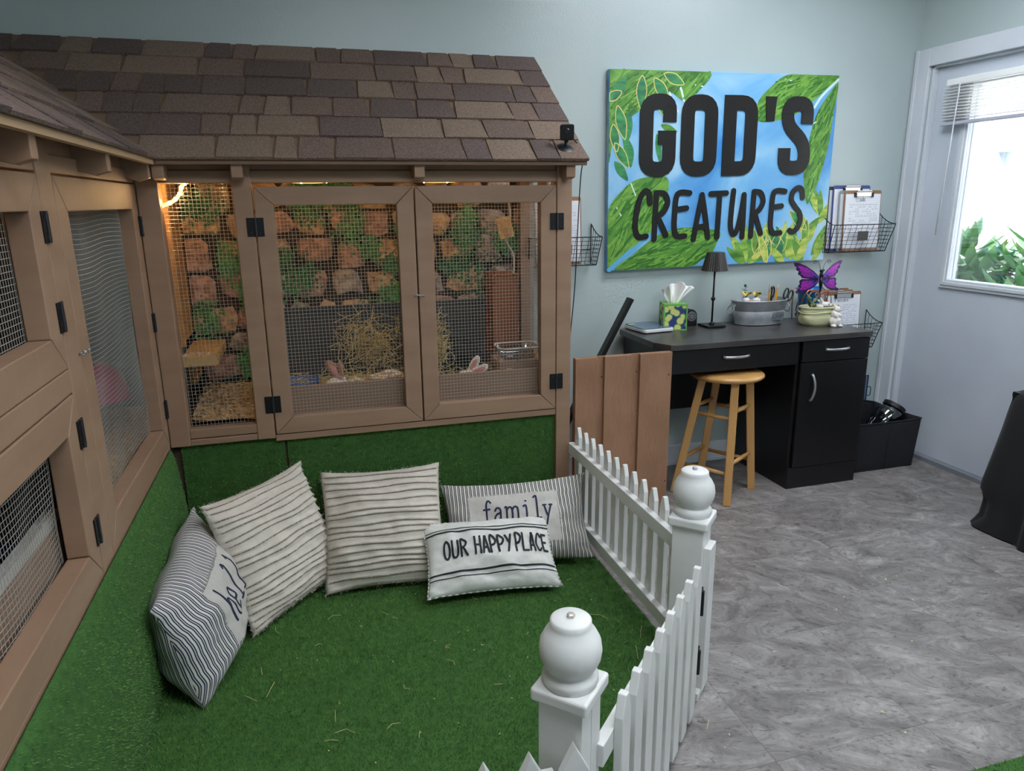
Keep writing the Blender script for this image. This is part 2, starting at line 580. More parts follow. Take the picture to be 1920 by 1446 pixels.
# ------------------------------------------------------------------ turf
def turf_pile(name, parent, surf, nrm, area, dens=34000, h=.0095, wdt=.0026, world=True, seed=3, keep=None):
    """short artificial blades over surf(a, b) -> point, nrm(a, b) -> normal"""
    r = random.Random(seed)
    vs, fs = [], []
    off = wpos(parent)
    for i in range(int(area * dens)):
        a, b = r.random(), r.random()
        p = surf(a, b)
        if keep is not None and not keep(p):
            continue
        n_ = nrm(a, b)
        t = r.uniform(0, 6.283)
        ref = Vector((0, 0, 1)) if abs(n_.z) < .9 else Vector((1, 0, 0))
        e1 = n_.cross(ref).normalized(); e2 = n_.cross(e1)
        side = e1 * math.cos(t) + e2 * math.sin(t)
        lean = e1 * r.uniform(-.55, .55) + e2 * r.uniform(-.55, .55)
        hh = h * r.uniform(.6, 1.15)
        k_ = len(vs)
        q = p - off
        vs += [q - side * wdt / 2, q + side * wdt / 2, q + (n_ + lean) * hh]
        fs.append((k_, k_ + 1, k_ + 2))
    me = bpy.data.meshes.new(name)
    me.from_pydata([tuple(v) for v in vs], [], fs)
    me.materials.append(TURF)
    o = bpy.data.objects.new(name, me)
    COL.objects.link(o); o.parent = parent
    o['kind'] = 'stuff'
    return o


TX0, TX1, TY0, TY1 = -.49, 1.015, -2.62, -.56
gm = thing('turf_mat', 'green artificial turf mat covering the pen floor', 'turf mat', (.26, -1.5, 0))
TPOLY = [(TX0, TY1), (TX0, TY0), (.30, TY0), (.30, -2.235), (.40, -2.235), (TX1, -1.62), (TX1, TY1)]
MB().prism(TPOLY, .0005, .006, lambda a, b, d: Vector((a, b, d))).build('backing', TURFBASE, gm)


def in_turf(p):
    return not (p.y < -2.235 and p.x > .30) and p.y > p.x - 2.635


turf_pile('pile', gm, lambda a, b: Vector((TX0 + a * (TX1 - TX0), TY0 + b * (TY1 - TY0), .005)), lambda a, b: Vector((0, 0, 1)), (TX1 - TX0) * (TY1 - TY0), 52000, keep=in_turf)
gm2 = thing('turf_mat', 'corner of a second green turf mat at the lower right', 'turf mat', (1.9, -2.4, 0))
MB().box(1.45, 2.3, -2.8, -2.115, .0005, .006).build('backing', TURFBASE, gm2)
turf_pile('pile', gm2, lambda a, b: Vector((1.45 + a * .85, -2.8 + b * .685, .005)), lambda a, b: Vector((0, 0, 1)), .58, 30000, seed=5)

# ------------------------------------------------------------------ rabbit hutch along the back wall
YF = -.572
hut = thing('rabbit_hutch', 'tan painted rabbit hutch with shingled roof along the back wall', 'hutch', (.25, -.3, 0))


def sub(name, parent, loc):
    o = bpy.data.objects.new(name, None)
    COL.objects.link(o)
    o.parent = parent
    o.location = Vector(loc) - wpos(parent)
    o.empty_display_size = .03
    return o


def lumber(name, parent, x0, x1, y0, y1, z0, z1, m=None, bevel=.003):
    return MB().box(x0, x1, y0, y1, z0, z1).build(name, m or TAN, parent, bevel=bevel)


lumber('post', hut, -.50, -.434, YF, YF + .06, .535, 1.505)
lumber('post', hut, -.208, -.147, YF, YF + .06, .535, 1.505)
lumber('post', hut, .942, 1.003, YF, YF + .075, 0, 1.505)
lumber('post', hut, .942, 1.003, -.09, -.02, 0, 1.80)
lumber('beam', hut, -.432, 1.0, YF + .006, YF + .044, 1.437, 1.478)
lumber('beam', hut, -.44, 1.0, YF + .016, YF + .05, 1.478, 1.52)
lumber('sill', hut, -.434, -.208, YF + .002, YF + .045, .561, .595)
lumber('sill', hut, -.434, -.208, YF + .002, YF + .045, .535, .558)
lumber('bottom_rail', hut, -.147, .942, YF + .004, YF + .045, .522, .546)
lumber('kick_board', hut, -.147, .942, YF + .05, YF + .07, .546, .712)
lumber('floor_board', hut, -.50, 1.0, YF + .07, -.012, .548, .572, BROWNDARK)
lumber('side_panel', hut, .965, .99, YF + .08, -.1, 0, .55)
lumber('side_rail', hut, .965, 1.0, YF + .075, -.09, .60, .66)
lumber('side_rail', hut, .965, 1.0, YF + .075, -.09, 1.45, 1.51)
lumber('side_rail', hut, .955, .995, -.33, -.29, .66, 1.45)
lumber('side_panel', hut, -.475, -.455, YF + .06, -.03, .86, 1.50, mat('yellow_lit_board', (186, 138, 74), .6, col2=(170, 120, 60), vscale=4, stretch=(1, 1, 6)))  # yellow of the rope light is put into the board colour
lumber('inner_batten', hut, -.455, -.438, -.40, -.365, .86, 1.50, mat('yellow_lit_board', (0, 0, 0)))
lumber('back_panel', hut, -.50, 1.0, -.022, -.008, .0, 1.56, mat('dark_back_board', (44, 40, 36), .9))  # plain dark brown board behind the stones


def wire_mesh(name, parent, P, A, B, pitch=.0127, r=.00082, wav=None, step=None):
    """square wire cloth over 0..A by 0..B; P(a, b) gives the point, wav(a, b) an offset vector"""
    mb = MB()
    f = (lambda a, b: P(a, b) + (wav(a, b) if wav else Vector((0, 0, 0))))

    def wire(pts):
        if len(pts) == 2:
            mb.tube(pts, r, 4)
        else:
            mb.tube(pts, r, 4)
    n_ = int(A / pitch)
    for i in range(n_ + 1):
        a = min(A, (i + .5) * pitch)
        ks = 2 if not wav else int(B / step)
        wire([f(a, B * t / (ks - 1)) for t in range(ks)])
    n_ = int(B / pitch)
    for i in range(n_ + 1):
        b = min(B, (i + .5) * pitch)
        ks = 2 if not wav else int(A / step)
        wire([f(A * t / (ks - 1), b) + Vector((0, .0012, 0)) for t in range(ks)])
    o = mb.build(name, WIRE, parent)
    return o


def frame_door(parent, P, W, H, sw, th, rails=True):
    """mitred frame; P(a, b, d): a along width, b up, d depth inwards. Makes rail and stile boards."""
    e = .0006
    quads = {'rail': [[(0, 0), (W, 0), (W - sw, sw), (sw, sw)], [(sw, H - sw), (W - sw, H - sw), (W, H), (0, H)]],
             'stile': [[(0, 0), (sw, sw), (sw, H - sw), (0, H)], [(W - sw, sw), (W, 0), (W, H), (W - sw, H - sw)]]}
    for nm, qs in quads.items():
        for q in qs:
            cx = sum(p[0] for p in q) / 4; cy = sum(p[1] for p in q) / 4
            q2 = [(x + (e if x < cx else -e), y + (e if y < cy else -e)) for x, y in q]
            MB().prism(q2, 0, th, lambda x, y, d: Vector(P(x, y, d))).build(nm, TAN, parent, bevel=.0025)


def hinge(parent, c, ax, nrm, h=.062, leaf=.026, t=.004, side=(-1, 1)):
    """black butt hinge: leaves either side of the knuckle; ax = width direction, nrm = outward"""
    c, ax, nrm = Vector(c), Vector(ax), Vector(nrm)
    mb = MB()
    for s in side:
        m_ = c + ax * s * (leaf / 2 + .0015) + nrm * t / 2
        M_ = Matrix((ax, nrm, Vector((0, 0, 1)))).transposed().to_4x4()
        M_.translation = m_
        mb.box(-leaf / 2, leaf / 2, -t / 2, t / 2, -h / 2, h / 2, M_)
    o = mb.build('hinge', BLACKM, parent, bevel=.001)
    k_ = MB().tube([c + nrm * .004 - Vector((0, 0, h / 2)), c + nrm * .004 + Vector((0, 0, h / 2))], .0045, 8)
    for s in side:
        for zz in (-.02, .02):
            p = c + ax * s * (leaf / 2 + .002) + nrm * (t + .0005) + Vector((0, 0, zz))
            k_.tube([p, p + nrm * .001], .003, 6)
    k_.build('knuckle', mat('hinge_pin', (58, 58, 62), .35, metal=.6), o)
    return o


for (x0, x1, hs) in ((-.143, .3985, -1), (.4025, .9395, 1)):
    dr = sub('door', hut, ((x0 + x1) / 2, YF, .55))
    P = lambda a, b, d, x0=x0: (x0 + a, YF + d, .549 + b)
    W_, H_ = x1 - x0, .8765
    frame_door(dr, P, W_, H_, .063, .036)
    wire_mesh('wire_mesh', dr, lambda a, b, x0=x0: Vector((x0 + .058 + a, YF + .038, .549 + .058 + b)), W_ - .116, H_ - .116)
    hx = x0 - .002 if hs < 0 else x1 + .002
    for hz in ((1.292, .664)):
        hinge(hut, (hx, YF, hz), (1, 0, 0), (0, -1, 0))
wire_mesh('wire_mesh', hut, lambda a, b: Vector((-.436 + a, YF + .05, .59 + b)), .232, .85)
wire_mesh('wire_mesh', hut, lambda a, b: Vector((.985, YF + .08 + a, .6 + b)), .40, .86)


def hook_latch(parent, c, ax, nrm):
    c, ax, nrm = Vector(c), Vector(ax), Vector(nrm)
    up = Vector((0, 0, 1))
    mb = MB()
    for s in (-1, 1):
        o_ = c + ax * s * .014
        mb.tube([o_, o_ + nrm * .008], .0022, 6)
        ring = [o_ + nrm * .011 + (nrm * math.cos(t) + up * math.sin(t)) * .0045 for t in [2 * PI * k / 10 for k in range(10)]]
        mb.tube(ring, .0014, 6, closed=True)
    pts = [c - ax * .016 + nrm * .012, c - ax * .006 + nrm * .014 + up * .003, c + ax * .004 + nrm * .014, c + ax * .014 + nrm * .013 + up * .001, c + ax * .020 + nrm * .012 - up * .006]
    mb.tube(smooth_path(pts, 4), .0016, 6)
    return mb.build('hook_latch', STEEL, parent, smooth=True)


hook_latch(hut, (.4005, YF, 1.035), (1, 0, 0), (0, -1, 0))

# turf skirt below the hutch
for (x0, x1, tilt) in ((-.472, -.118, .012), (-.110, .960, 0.0)):
    tp = MB().box(x0, x1, YF + .022, YF + .03, .003, .533).build('turf_panel', TURFBASE, hut)
    turf_pile('pile', tp, lambda a, b, x0=x0, x1=x1: Vector((x0 + a * (x1 - x0), YF + .0225, .003 + b * .53)), lambda a, b: Vector((0, -1, 0)), (x1 - x0) * .53, 40000, seed=int(x0 * 100) + 77)
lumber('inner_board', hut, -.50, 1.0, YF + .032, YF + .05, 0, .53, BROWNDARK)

# stone and ivy backdrop inside
STONES = [mat('stone_ochre', (206, 172, 128), .85, col2=(160, 126, 92), vscale=26, detail=6, bump=1.0, bscale=90, ramp=(.38, .6)), mat('stone_rose', (192, 152, 134), .85, col2=(146, 112, 98), vscale=26, detail=6, bump=1.0, bscale=90, ramp=(.38, .6)),
          mat('stone_grey', (176, 160, 146), .85, col2=(128, 112, 104), vscale=26, detail=6, bump=1.0, bscale=90, ramp=(.38, .6))]
IVY = [mat('ivy_green', (58, 124, 66), .5, col2=(92, 160, 84), vscale=40), mat('ivy_dark', (40, 96, 62), .5, col2=(66, 132, 76), vscale=40)]
bd = MB().box(-.452, .962, -.03, -.022, .60, 1.55).build('backdrop', mat('backdrop_mortar', (62, 48, 38), .9), hut)
rs = random.Random(5)
zr = .63
row = 0
while zr < 1.53:
    hgt = rs.uniform(.085, .135)
    x = -.45 + rs.uniform(-.05, .02)
    while x < .94:
        wd = rs.uniform(.09, .20)
        cx, cz = x + wd / 2, zr + hgt / 2 + rs.uniform(-.012, .012)
        n_ = 9
        rings = []
        ph = rs.uniform(0, 6)
        rad = [(rs.uniform(.72, 1.14)) for _ in range(n_)]
        vs = []
        for sc, dp in ((1.0, .002), (.9, .014), (.5, .022)):
            for i in range(n_):
                t = ph + 2 * PI * i / n_
                ex = abs(math.cos(t)) ** .6 * math.copysign(1, math.cos(t)); ez = abs(math.sin(t)) ** .6 * math.copysign(1, math.sin(t))
                vs.append((min(.96, max(-.45, cx + ex * wd * .5 * sc * rad[i])), -.03 - dp - rs.uniform(0, .012), cz + ez * hgt * .5 * sc * rad[i]))
        vs.append((cx, -.03 - .025, cz))
        fs = []
        for k_ in range(2):
            for i in range(n_):
                j = (i + 1) % n_
                fs.append((k_ * n_ + i, k_ * n_ + j, (k_ + 1) * n_ + j, (k_ + 1) * n_ + i))
        for i in range(n_):
            fs.append((2 * n_ + i, 2 * n_ + (i + 1) % n_, 3 * n_))
        MB().add(vs, fs).build('stone', rs.choice(STONES), bd)
        x += wd + .004
    zr += hgt + .003
    row += 1
for i in range(40):
    cx, cz = rs.uniform(-.43, .93), rs.uniform(.66, 1.5)
    mb = MB()
    sxx, szz = rs.uniform(.025, .07), rs.uniform(.03, .075)
    for k_ in range(300):
        px_, pz_ = min(.95, max(-.44, rs.gauss(cx, sxx * .6))), rs.gauss(cz, szz * .6)
        a = rs.uniform(0, 6.28)
        L_ = rs.uniform(.010, .018)
        d = Vector((math.cos(a), -.35, math.sin(a)))
        leaf_blade(mb, (px_, -.05 - rs.uniform(0, .012), pz_), d, (0, -1, 0), L_, L_ * .8, 0, 2)
    mb.build('ivy_clump', rs.choice(IVY), bd)['kind'] = 'stuff'

# ------------------------------------------------------------------ roofs
SH = [mat('shingle_%d' % i, c1, .9, col2=c2, vscale=260, detail=1, bump=.6, bscale=300, ramp=(.42, .58)) for i, (c1, c2) in enumerate((
    ((92, 74, 66), (124, 104, 94)), ((112, 93, 79), (142, 122, 106)), ((84, 69, 65), (114, 97, 92)), ((100, 80, 70), (130, 109, 97)), ((80, 66, 62), (108, 92, 86))))]
SLOPE = .713
EX, EY, EZ = -.42, YF - .08, 1.511
LEN = math.hypot(.652, .652 * SLOPE)
cs, sn = .652 / LEN, .652 * SLOPE / LEN


def roof(parent, P, a_min, a_max, valley, length, seed):
    """P(a, s, h): a along eave, s up the slope, h above the deck; valley(s) -> first a still in view"""
    r = random.Random(seed)
    expo = .1335
    rf = MB()
    rf.add([P(a_min(0), 0, -.012), P(a_max, 0, -.012), P(a_max, length, -.012), P(a_min(length), length, -.012),
            P(a_min(0), 0, 0), P(a_max, 0, 0), P(a_max, length, 0), P(a_min(length), length, 0)],
           [(0, 3, 2, 1), (4, 5, 6, 7), (0, 1, 5, 4), (1, 2, 6, 5), (2, 3, 7, 6), (3, 0, 4, 7)])
    deck = rf.build('roof', mat('roof_deck', (120, 98, 78), .8), parent)
    c = 0
    s_ = -.008
    while s_ < length - .01:
        top = min(length, s_ + expo + .02)
        a = a_min(max(0, s_)) - r.uniform(0, .1)
        first = True
        while a < a_max + .002:
            wd = r.choice((.085, .11, .14, .165, .2, .23)) * r.uniform(.9, 1.1)
            b = min(a + wd, a_max + .004)
            if a_max - b < .05:
                b = a_max + .004
            sk0 = r.uniform(0, .018) if not first else 0
            lift = .004 if r.random() < .5 else .0075
            a0 = max(a, a_min(max(0, s_)) - .02)
            if b - a0 > .012:
                sk1 = 0.0 if b >= a_max else -.010
                p = [P(a0 + .0007, s_, lift + .004), P(b - .0007, s_, lift + .004), P(b - .0007 + sk1, top, .003), P(a0 + .0007 + (sk0 if a0 == a else 0), top, .003)]
                q = [P(a0 + .0007, s_, 0.0005), P(b - .0007, s_, 0.0005), P(b - .0007 + sk1, top, .0001), P(a0 + .0007 + (sk0 if a0 == a else 0), top, .0001)]
                MB().add(q + p, [(0, 3, 2, 1), (4, 5, 6, 7), (0, 1, 5, 4), (1, 2, 6, 5), (2, 3, 7, 6), (3, 0, 4, 7)]).build('shingle', r.choice(SH), deck)
            a = b
            first = False
            if b >= a_max:
                break
        s_ += expo
        c += 1
    return deck


def PB(a, s, h):      # back roof: a = x
    return Vector((a, EY + s * cs - h * sn, EZ + s * sn + h * cs))


RB = roof(hut, PB, lambda s: EX - s * cs - .03, 1.03, None, LEN - .012, 21)
MB().box(-.42, 1.03, EY + .002, EY + .02, EZ - .018, EZ - .004).build('fascia', mat('fascia_eave_shade', (120, 92, 72), .6), hut)  # shadow under the eave is put into this darker board colour
rt0 = None
for x in (-.420, -.185, .412, .972):
    MB().prism([(YF - .062, 1.500), (YF + .02, 1.545), (YF + .02, 1.455), (YF - .03, 1.445), (YF - .062, 1.452)], x - .016, x + .02, lambda a, b, d: Vector((d, a, b))).build('rafter_tail', TAN, hut, bevel=.002)

# rope light strung inside the back hutch
rope = thing('rope_light', 'warm glowing rope light strung inside the top of the hutch', 'rope light', (.2, -.5, 1.43))
pts = [(-.470, -.488, 1.362), (-.44, -.492, 1.366), (-.405, -.495, 1.380), (-.380, -.497, 1.405), (-.368, -.498, 1.432)] + [(-.33 + i * .13, -.499 + .004 * math.sin(i * 2.1), 1.447 + .005 * math.sin(i * 1.7)) for i in range(10)]
pth = smooth_path(pts, 6)
MB().tube(pth, .0062, 8).build('tube', mat('rope_glow', (255, 200, 120), .4, emit=5.0, emitcol=(255, 186, 96)), rope, smooth=True)
mb = MB()
for i in range(2, len(pth), 4):
    mb.ball(pth[i], .0068, n=8, m=6)
mb.build('bulb', mat('rope_bulb', (255, 235, 190), .4, emit=230.0, emitcol=(255, 206, 132)), rope, smooth=True)

# ------------------------------------------------------------------ second hutch along the left wall
XF = -.50
lh = thing('rabbit_hutch', 'tan painted rabbit hutch with tall mesh door along the left side', 'hutch', (-.8, -1.6, 0))
YN = -2.95          # near end, behind the picture edge
lumber('post', lh, XF - .06, XF, -1.500, -1.408, .542, 1.505)
lumber('post', lh, XF - .06, XF, YN, YN + .08, 0, 1.505)
lumber('beam', lh, XF - .044, XF - .004, YN, -.574, 1.438, 1.478)
lumber('beam', lh, XF - .05, XF - .014, YN, -.574, 1.478, 1.52)
lumber('cross_rail', lh, XF - .06, XF - .001, YN + .08, -1.500, .978, 1.030)
lumber('bottom_rail', lh, XF - .06, XF - .002, YN, -.574, .525, .548)
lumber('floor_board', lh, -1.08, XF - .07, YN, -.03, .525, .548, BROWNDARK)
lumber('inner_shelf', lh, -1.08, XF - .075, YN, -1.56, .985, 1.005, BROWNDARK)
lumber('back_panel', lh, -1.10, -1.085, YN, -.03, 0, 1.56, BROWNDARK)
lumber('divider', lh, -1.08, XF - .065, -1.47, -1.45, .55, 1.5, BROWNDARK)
lumber('kick_board', lh, XF - .085, XF - .065, YN, -1.52, .55, .70, TAN)
MB().box(XF - .087, XF - .063, YN, -1.52, .70, .722).build('kick_cap', mat('pale_board', (196, 190, 182), .6), lh)
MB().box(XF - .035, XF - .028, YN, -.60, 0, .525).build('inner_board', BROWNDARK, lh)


def left_door(y0, y1, z0, z1, sw, swz, hinge_y, hinge_z, wavy):
    d = sub('door', lh, (XF, (y0 + y1) / 2, z0))
    W_, H_ = y1 - y0, z1 - z0
    frame_door(d, lambda a, b, dd: (XF - dd, y0 + a, z0 + b), W_, H_, sw, .045)
    wv = (lambda a, b: Vector((.006 * math.sin(a * 11 + b * 5) * math.sin(b * 6 + 1) + .0012 * math.sin(a * 31 - b * 17), 0, .004 * math.sin(a * 12 + 2 * b)))) if wavy else None
    wire_mesh('wire_mesh', d, lambda a, b: Vector((XF - .048, y0 + sw - .006 + a, z0 + sw - .006 + b)), W_ - 2 * sw + .012, H_ - 2 * sw + .012, wav=wv, step=.035)
    for hz in hinge_z:
        hinge(lh, (XF, hinge_y, hz), (0, 1, 0), (1, 0, 0), h=.064, leaf=.018)
    return d


left_door(-1.406, -.577, .55, 1.434, .078, .06, -.575, (1.302, .985, .680), True)
left_door(-2.62, -1.503, 1.032, 1.434, .075, .06, -1.5015, (1.328, 1.142), False)
left_door(-2.62, -1.503, .55, .975, .075, .06, -1.5015, (.884, .652), True)
hook_latch(lh, (XF, -1.407, 1.048), (0, 1, 0), (1, 0, 0))


def PL(a, s, h):      # left roof: a = -y
    return Vector((EX - s * cs + h * sn, -a, EZ + s * sn + h * cs))


# a runs from the valley towards the camera
RL = roof(lh, PL, lambda s: -(EY + s * cs) - .0, 3.0, None, LEN - .012, 33)
MB().box(EX - .02, EX - .002, -2.95, EY - .0, EZ - .02, EZ - .004).build('fascia', mat('fascia_pale', (176, 146, 112), .6), lh)
for y in (-.655, -1.165, -1.70, -2.25):
    MB().prism([(XF + .062, 1.500), (XF - .02, 1.545), (XF - .02, 1.455), (XF + .03, 1.440), (XF + .062, 1.450)], y - .018, y + .018, lambda a, b, d: Vector((a, d, b))).build('rafter_tail', TAN, lh, bevel=.002)


def skirt(a, b):
    """left turf skirt, slightly slack: a along y from far to near, b up"""
    y = -.605 - a * 2.2
    bulge = .012 + .022 * math.sin(PI * min(1, b * 1.1)) * (0.6 + .4 * math.sin(y * 6.0)) + .020 * (1 - b) ** 2 * max(0, math.sin(y * 2.1 + 1.2))
    if b > .93:
        bulge *= (1 - b) / .07
    return Vector((XF + .001 + bulge, y, .004 + b * .535))


def skirt_n(a, b):
    e = .01
    du = skirt(min(1, a + e), b) - skirt(max(0, a - e), b)
    dv = skirt(a, min(1, b + e)) - skirt(a, max(0, b - e))
    n_ = dv.cross(du)
    if n_.x < 0: n_ = -n_
    return n_.normalized()


tp = MB().grid(lambda u, v: skirt(u, v), 90, 24).build('turf_panel', TURFBASE, lh, smooth=True)
tp.modifiers.new('thick', 'SOLIDIFY').thickness = .004
turf_pile('pile', tp, skirt, skirt_n, 2.2 * .535, 38000, seed=9)
rope2 = thing('rope_light', 'warm glowing rope light inside the top of the left hutch', 'rope light', (-.58, -1.4, 1.436))
pts = [(-.575 + .004 * math.sin(i * 2), -.66 - i * .16, 1.437 + .004 * math.sin(i * 1.3)) for i in range(9)]
pth = smooth_path(pts, 6)
MB().tube(pth, .0062, 8).build('tube', MATS['rope_glow'], rope2, smooth=True)

# ------------------------------------------------------------------ things inside the hutches
def straw(mb, c, spread, L, n, r=.0011, flat=.5, rr=rnd, zmin=None):
    for _ in range(n):
        p = Vector((rr.gauss(c[0], spread[0]), rr.gauss(c[1], spread[1]), rr.gauss(c[2], spread[2])))
        a = rr.uniform(0, 6.28); e = rr.uniform(-1, 1) * flat
        d = Vector((math.cos(a) * math.cos(e), math.sin(a) * math.cos(e), math.sin(e)))
        l_ = L * rr.uniform(.5, 1.2)
        bend = Vector((rr.uniform(-1, 1), rr.uniform(-1, 1), rr.uniform(-1, 1))) * l_ * .18
        pts = [p - d * l_ / 2, p + bend, p + d * l_ / 2]
        if zmin is not None:
            pts = [Vector((min(.93, max(-.42, q.x)), min(-.06, max(YF + .075, q.y)), max(zmin, q.z))) for q in pts]
        mb.tube(pts, r, 3)
    return mb


rb = random.Random(17)
SHAV = mat('wood_shavings', (214, 184, 134), .85, col2=(176, 138, 88), vscale=60)
mb = MB().grid(lambda u, v: Vector((-.43 + u * 1.385, YF + .072 + v * .44, .592 + .03 * v + .018 * noise.noise(Vector((u * 9, v * 5, 1))) + (.02 * max(0, 1 - u * 4)))), 60, 20)
bed = tag(mb.build('bedding', SHAV, smooth=True, loc=(.2, -.3, .575)), 'layer of wood shavings bedding on the back hutch floor', 'bedding', kind='stuff')
mb = MB()
for i in range(3200):
    u, v = rb.random() ** 1.3, rb.random()
    p = Vector((-.43 + u * 1.38, YF + .075 + v * .43, .596 + .03 * v + .018 * noise.noise(Vector((u * 9, v * 5, 1))) + (.02 * max(0, 1 - u * 4))))
    a = rb.uniform(0, 6.28); s1, s2 = rb.uniform(.004, .011), rb.uniform(.002, .005)
    e1 = Vector((math.cos(a), math.sin(a), rb.uniform(-.5, .5))) * s1; e2 = Vector((-math.sin(a), math.cos(a), rb.uniform(-.5, .5))) * s2
    mb.add([p - e1 - e2, p + e1 - e2, p + e1 + e2, p - e1 + e2], [(0, 1, 2, 3)])
o = mb.build('shavings', mat('shaving_flakes', (226, 200, 152), .8, col2=(190, 154, 104), vscale=50), bed)
o['kind'] = 'stuff'
hb = tag(straw(MB(), (.20, -.37, .682), (.22, .05, .014), .07, 800, .0014, .35, rb, .60).build('hay_bed', HAY, loc=(.18, -.4, .6)), 'loose hay strewn behind the left mesh door', 'hay', kind='stuff')
tag(straw(MB(), (.235, -.26, .80), (.055, .035, .05), .11, 250, .0016, 1.2, rb).build('hay_ball', HAY, loc=(.235, -.26, .75)), 'round bundle of hay hanging behind the left mesh door', 'hay', kind='stuff')
tag(straw(MB(), (.50, -.33, .80), (.022, .03, .055), .06, 280, .0016, 1.2, rb).build('hay_tuft', HAY, loc=(.5, -.33, .75)), 'narrow tuft of hay behind the right mesh door', 'hay', kind='stuff')
lb = MB().grid(lambda u, v: Vector((-1.07 + u * .49, -2.9 + v * 2.84, .556 + .015 * noise.noise(Vector((u * 4, v * 14, 3))) + .012)), 12, 60)
lbed = tag(lb.build('bedding', SHAV, smooth=True, loc=(-.8, -1.4, .55)), 'layer of wood shavings bedding on the left hutch floor', 'bedding', kind='stuff')
mb = MB()
for i in range(260):
    p = Vector((rb.uniform(-1.0, -.60), rb.uniform(-1.42, -.65), .585 + rb.uniform(0, .02)))
    a = rb.uniform(0, 6.28)
    d = Vector((math.cos(a), math.sin(a), rb.uniform(-.15, .3))) * rb.uniform(.02, .05)
    q = p + d
    q.x = min(-.56, q.x)
    mb.tube([p, q], .0012, 3)
mb.build('hay', HAY, lbed)['kind'] = 'stuff'
# slate grey board standing at the back
SL = mat('slate_plastic', (66, 70, 74), .6, col2=(54, 58, 62), vscale=14)
tag(MB().box(-.12, .80, -.085, -.07, .60, .94).box(-.12, .80, -.09, -.066, .925, .945).build('backing_board', SL, bevel=.003, loc=(.34, -.08, .6)), 'slate grey board standing against the stone backdrop', 'board')
# shelf ledge at the left end
sf = thing('ledge_shelf', 'raw pine ledge shelf at the left end of the back hutch', 'shelf', (-.39, -.33, .79))
MB().box(-.452, -.33, -.44, -.10, .795, .833).build('board', PINE, sf, bevel=.003)
MB().box(-.452, -.43, -.30, -.12, .70, .795).build('bracket', PINE, sf)
mb = MB()
for i in range(110):
    p = Vector((rb.uniform(-.45, -.345), rb.uniform(-.435, -.37), .835)); a = rb.uniform(0, 6.28)
    e1 = Vector((math.cos(a), math.sin(a), .2)) * .007; e2 = Vector((-math.sin(a), math.cos(a), .2)) * .003
    mb.add([p - e1, p + e2, p + e1, p - e2], [(0, 1, 2, 3)])
mb.build('shavings', mat('shaving_white', (214, 204, 182), .8), sf)['kind'] = 'stuff'
# nest box, black hide, wooden box, tub
tag(MB().box(.775, .885, -.235, -.08, .60, 1.055).box(.77, .89, -.24, -.075, 1.055, 1.066).build('nest_box', mat('red_brown_board', (150, 92, 54), .6, col2=(132, 78, 44), vscale=4, stretch=(1, 1, .2)), bevel=.003, loc=(.83, -.16, .6)), 'tall red brown wooden nest box at the right end', 'nest box')
hd = thing('hide_box', 'black plastic hide box with arched opening at the back', 'hide box', (.60, -.22, .59))
arch = [(.50, .60), (.50, .74), (.53, .775), (.60, .79), (.68, .78), (.715, .74), (.715, .60)]
MB().prism(arch, -.30, -.12, lambda a, b, d: Vector((a, d, b))).build('shell', mat('black_plastic', (20, 20, 22), .5), hd, bevel=.006)
MB().prism([(.545, .60), (.545, .70), (.575, .735), (.61, .742), (.645, .735), (.67, .70), (.67, .60)], -.3025, -.300, lambda a, b, d: Vector((a, d, b))).build('opening', mat('opening_shade', (8, 8, 9), .9), hd)  # near-black plate on the solid shell, painted as the shade inside
bx = thing('wooden_box', 'tan wooden box under the clear plastic tub', 'box', (.84, -.37, .59))
for (a0, a1, b0, b1) in ((.74, .945, -.45, -.436), (.74, .945, -.294, -.28), (.74, .754, -.436, -.294), (.931, .945, -.436, -.294)):
    MB().box(a0, a1, b0, b1, .60, .722).build('side', TAN, bx, bevel=.002)
MB().box(.741, .944, -.449, -.281, .722, .728).build('top', TAN, bx)
tb = thing('plastic_tub', 'clear plastic tub on the wooden box', 'tub', (.84, -.365, .7285))
PL_ = thin_glass('clear_plastic', (222, 226, 230), .12, .1)


def rrect(cx, cy, a, b, r, n=5):
    out = []
    for (sx_, sy_, t0) in ((1, 1, 0), (-1, 1, PI / 2), (-1, -1, PI), (1, -1, 1.5 * PI)):
        for k in range(n + 1):
            t = t0 + PI / 2 * k / n
            out.append((cx + sx_ * (a - r) + r * math.cos(t), cy + sy_ * (b - r) + r * math.sin(t)))
    return out


loops = [(rrect(.84, -.365, .07, .05, .03), .730), (rrect(.84, -.365, .082, .062, .035), .752), (rrect(.84, -.365, .09, .07, .04), .778)]
mb = MB()
n_ = len(loops[0][0])
vs = [(x, y, z) for lp, z in loops for x, y in lp]
fs = [tuple(range(n_))[::-1]]
for k in range(2):
    for i in range(n_):
        j = (i + 1) % n_
        fs.append((k * n_ + i, k * n_ + j, (k + 1) * n_ + j, (k + 1) * n_ + i))
mb.add(vs, fs).build('bowl', PL_, tb, smooth=True)
MB().tube([(x, y, .779) for x, y in loops[2][0]], .0035, 6, closed=True).build('rim', mat('frosted_rim', (214, 218, 222), .3), tb, smooth=True)
tag(MB().lathe([(.0, .642), (.05, .642), (.062, .655), (.072, .69), (.075, .692), (.073, .695), (.069, .692), (.058, .66), (.0, .655)], 32, (-.045, -.395, .012)).build('feed_bowl', mat('blue_plastic', (52, 96, 176), .35), smooth=True, loc=(-.05, -.42, .64)), 'round blue feed bowl behind the left mesh door', 'bowl')
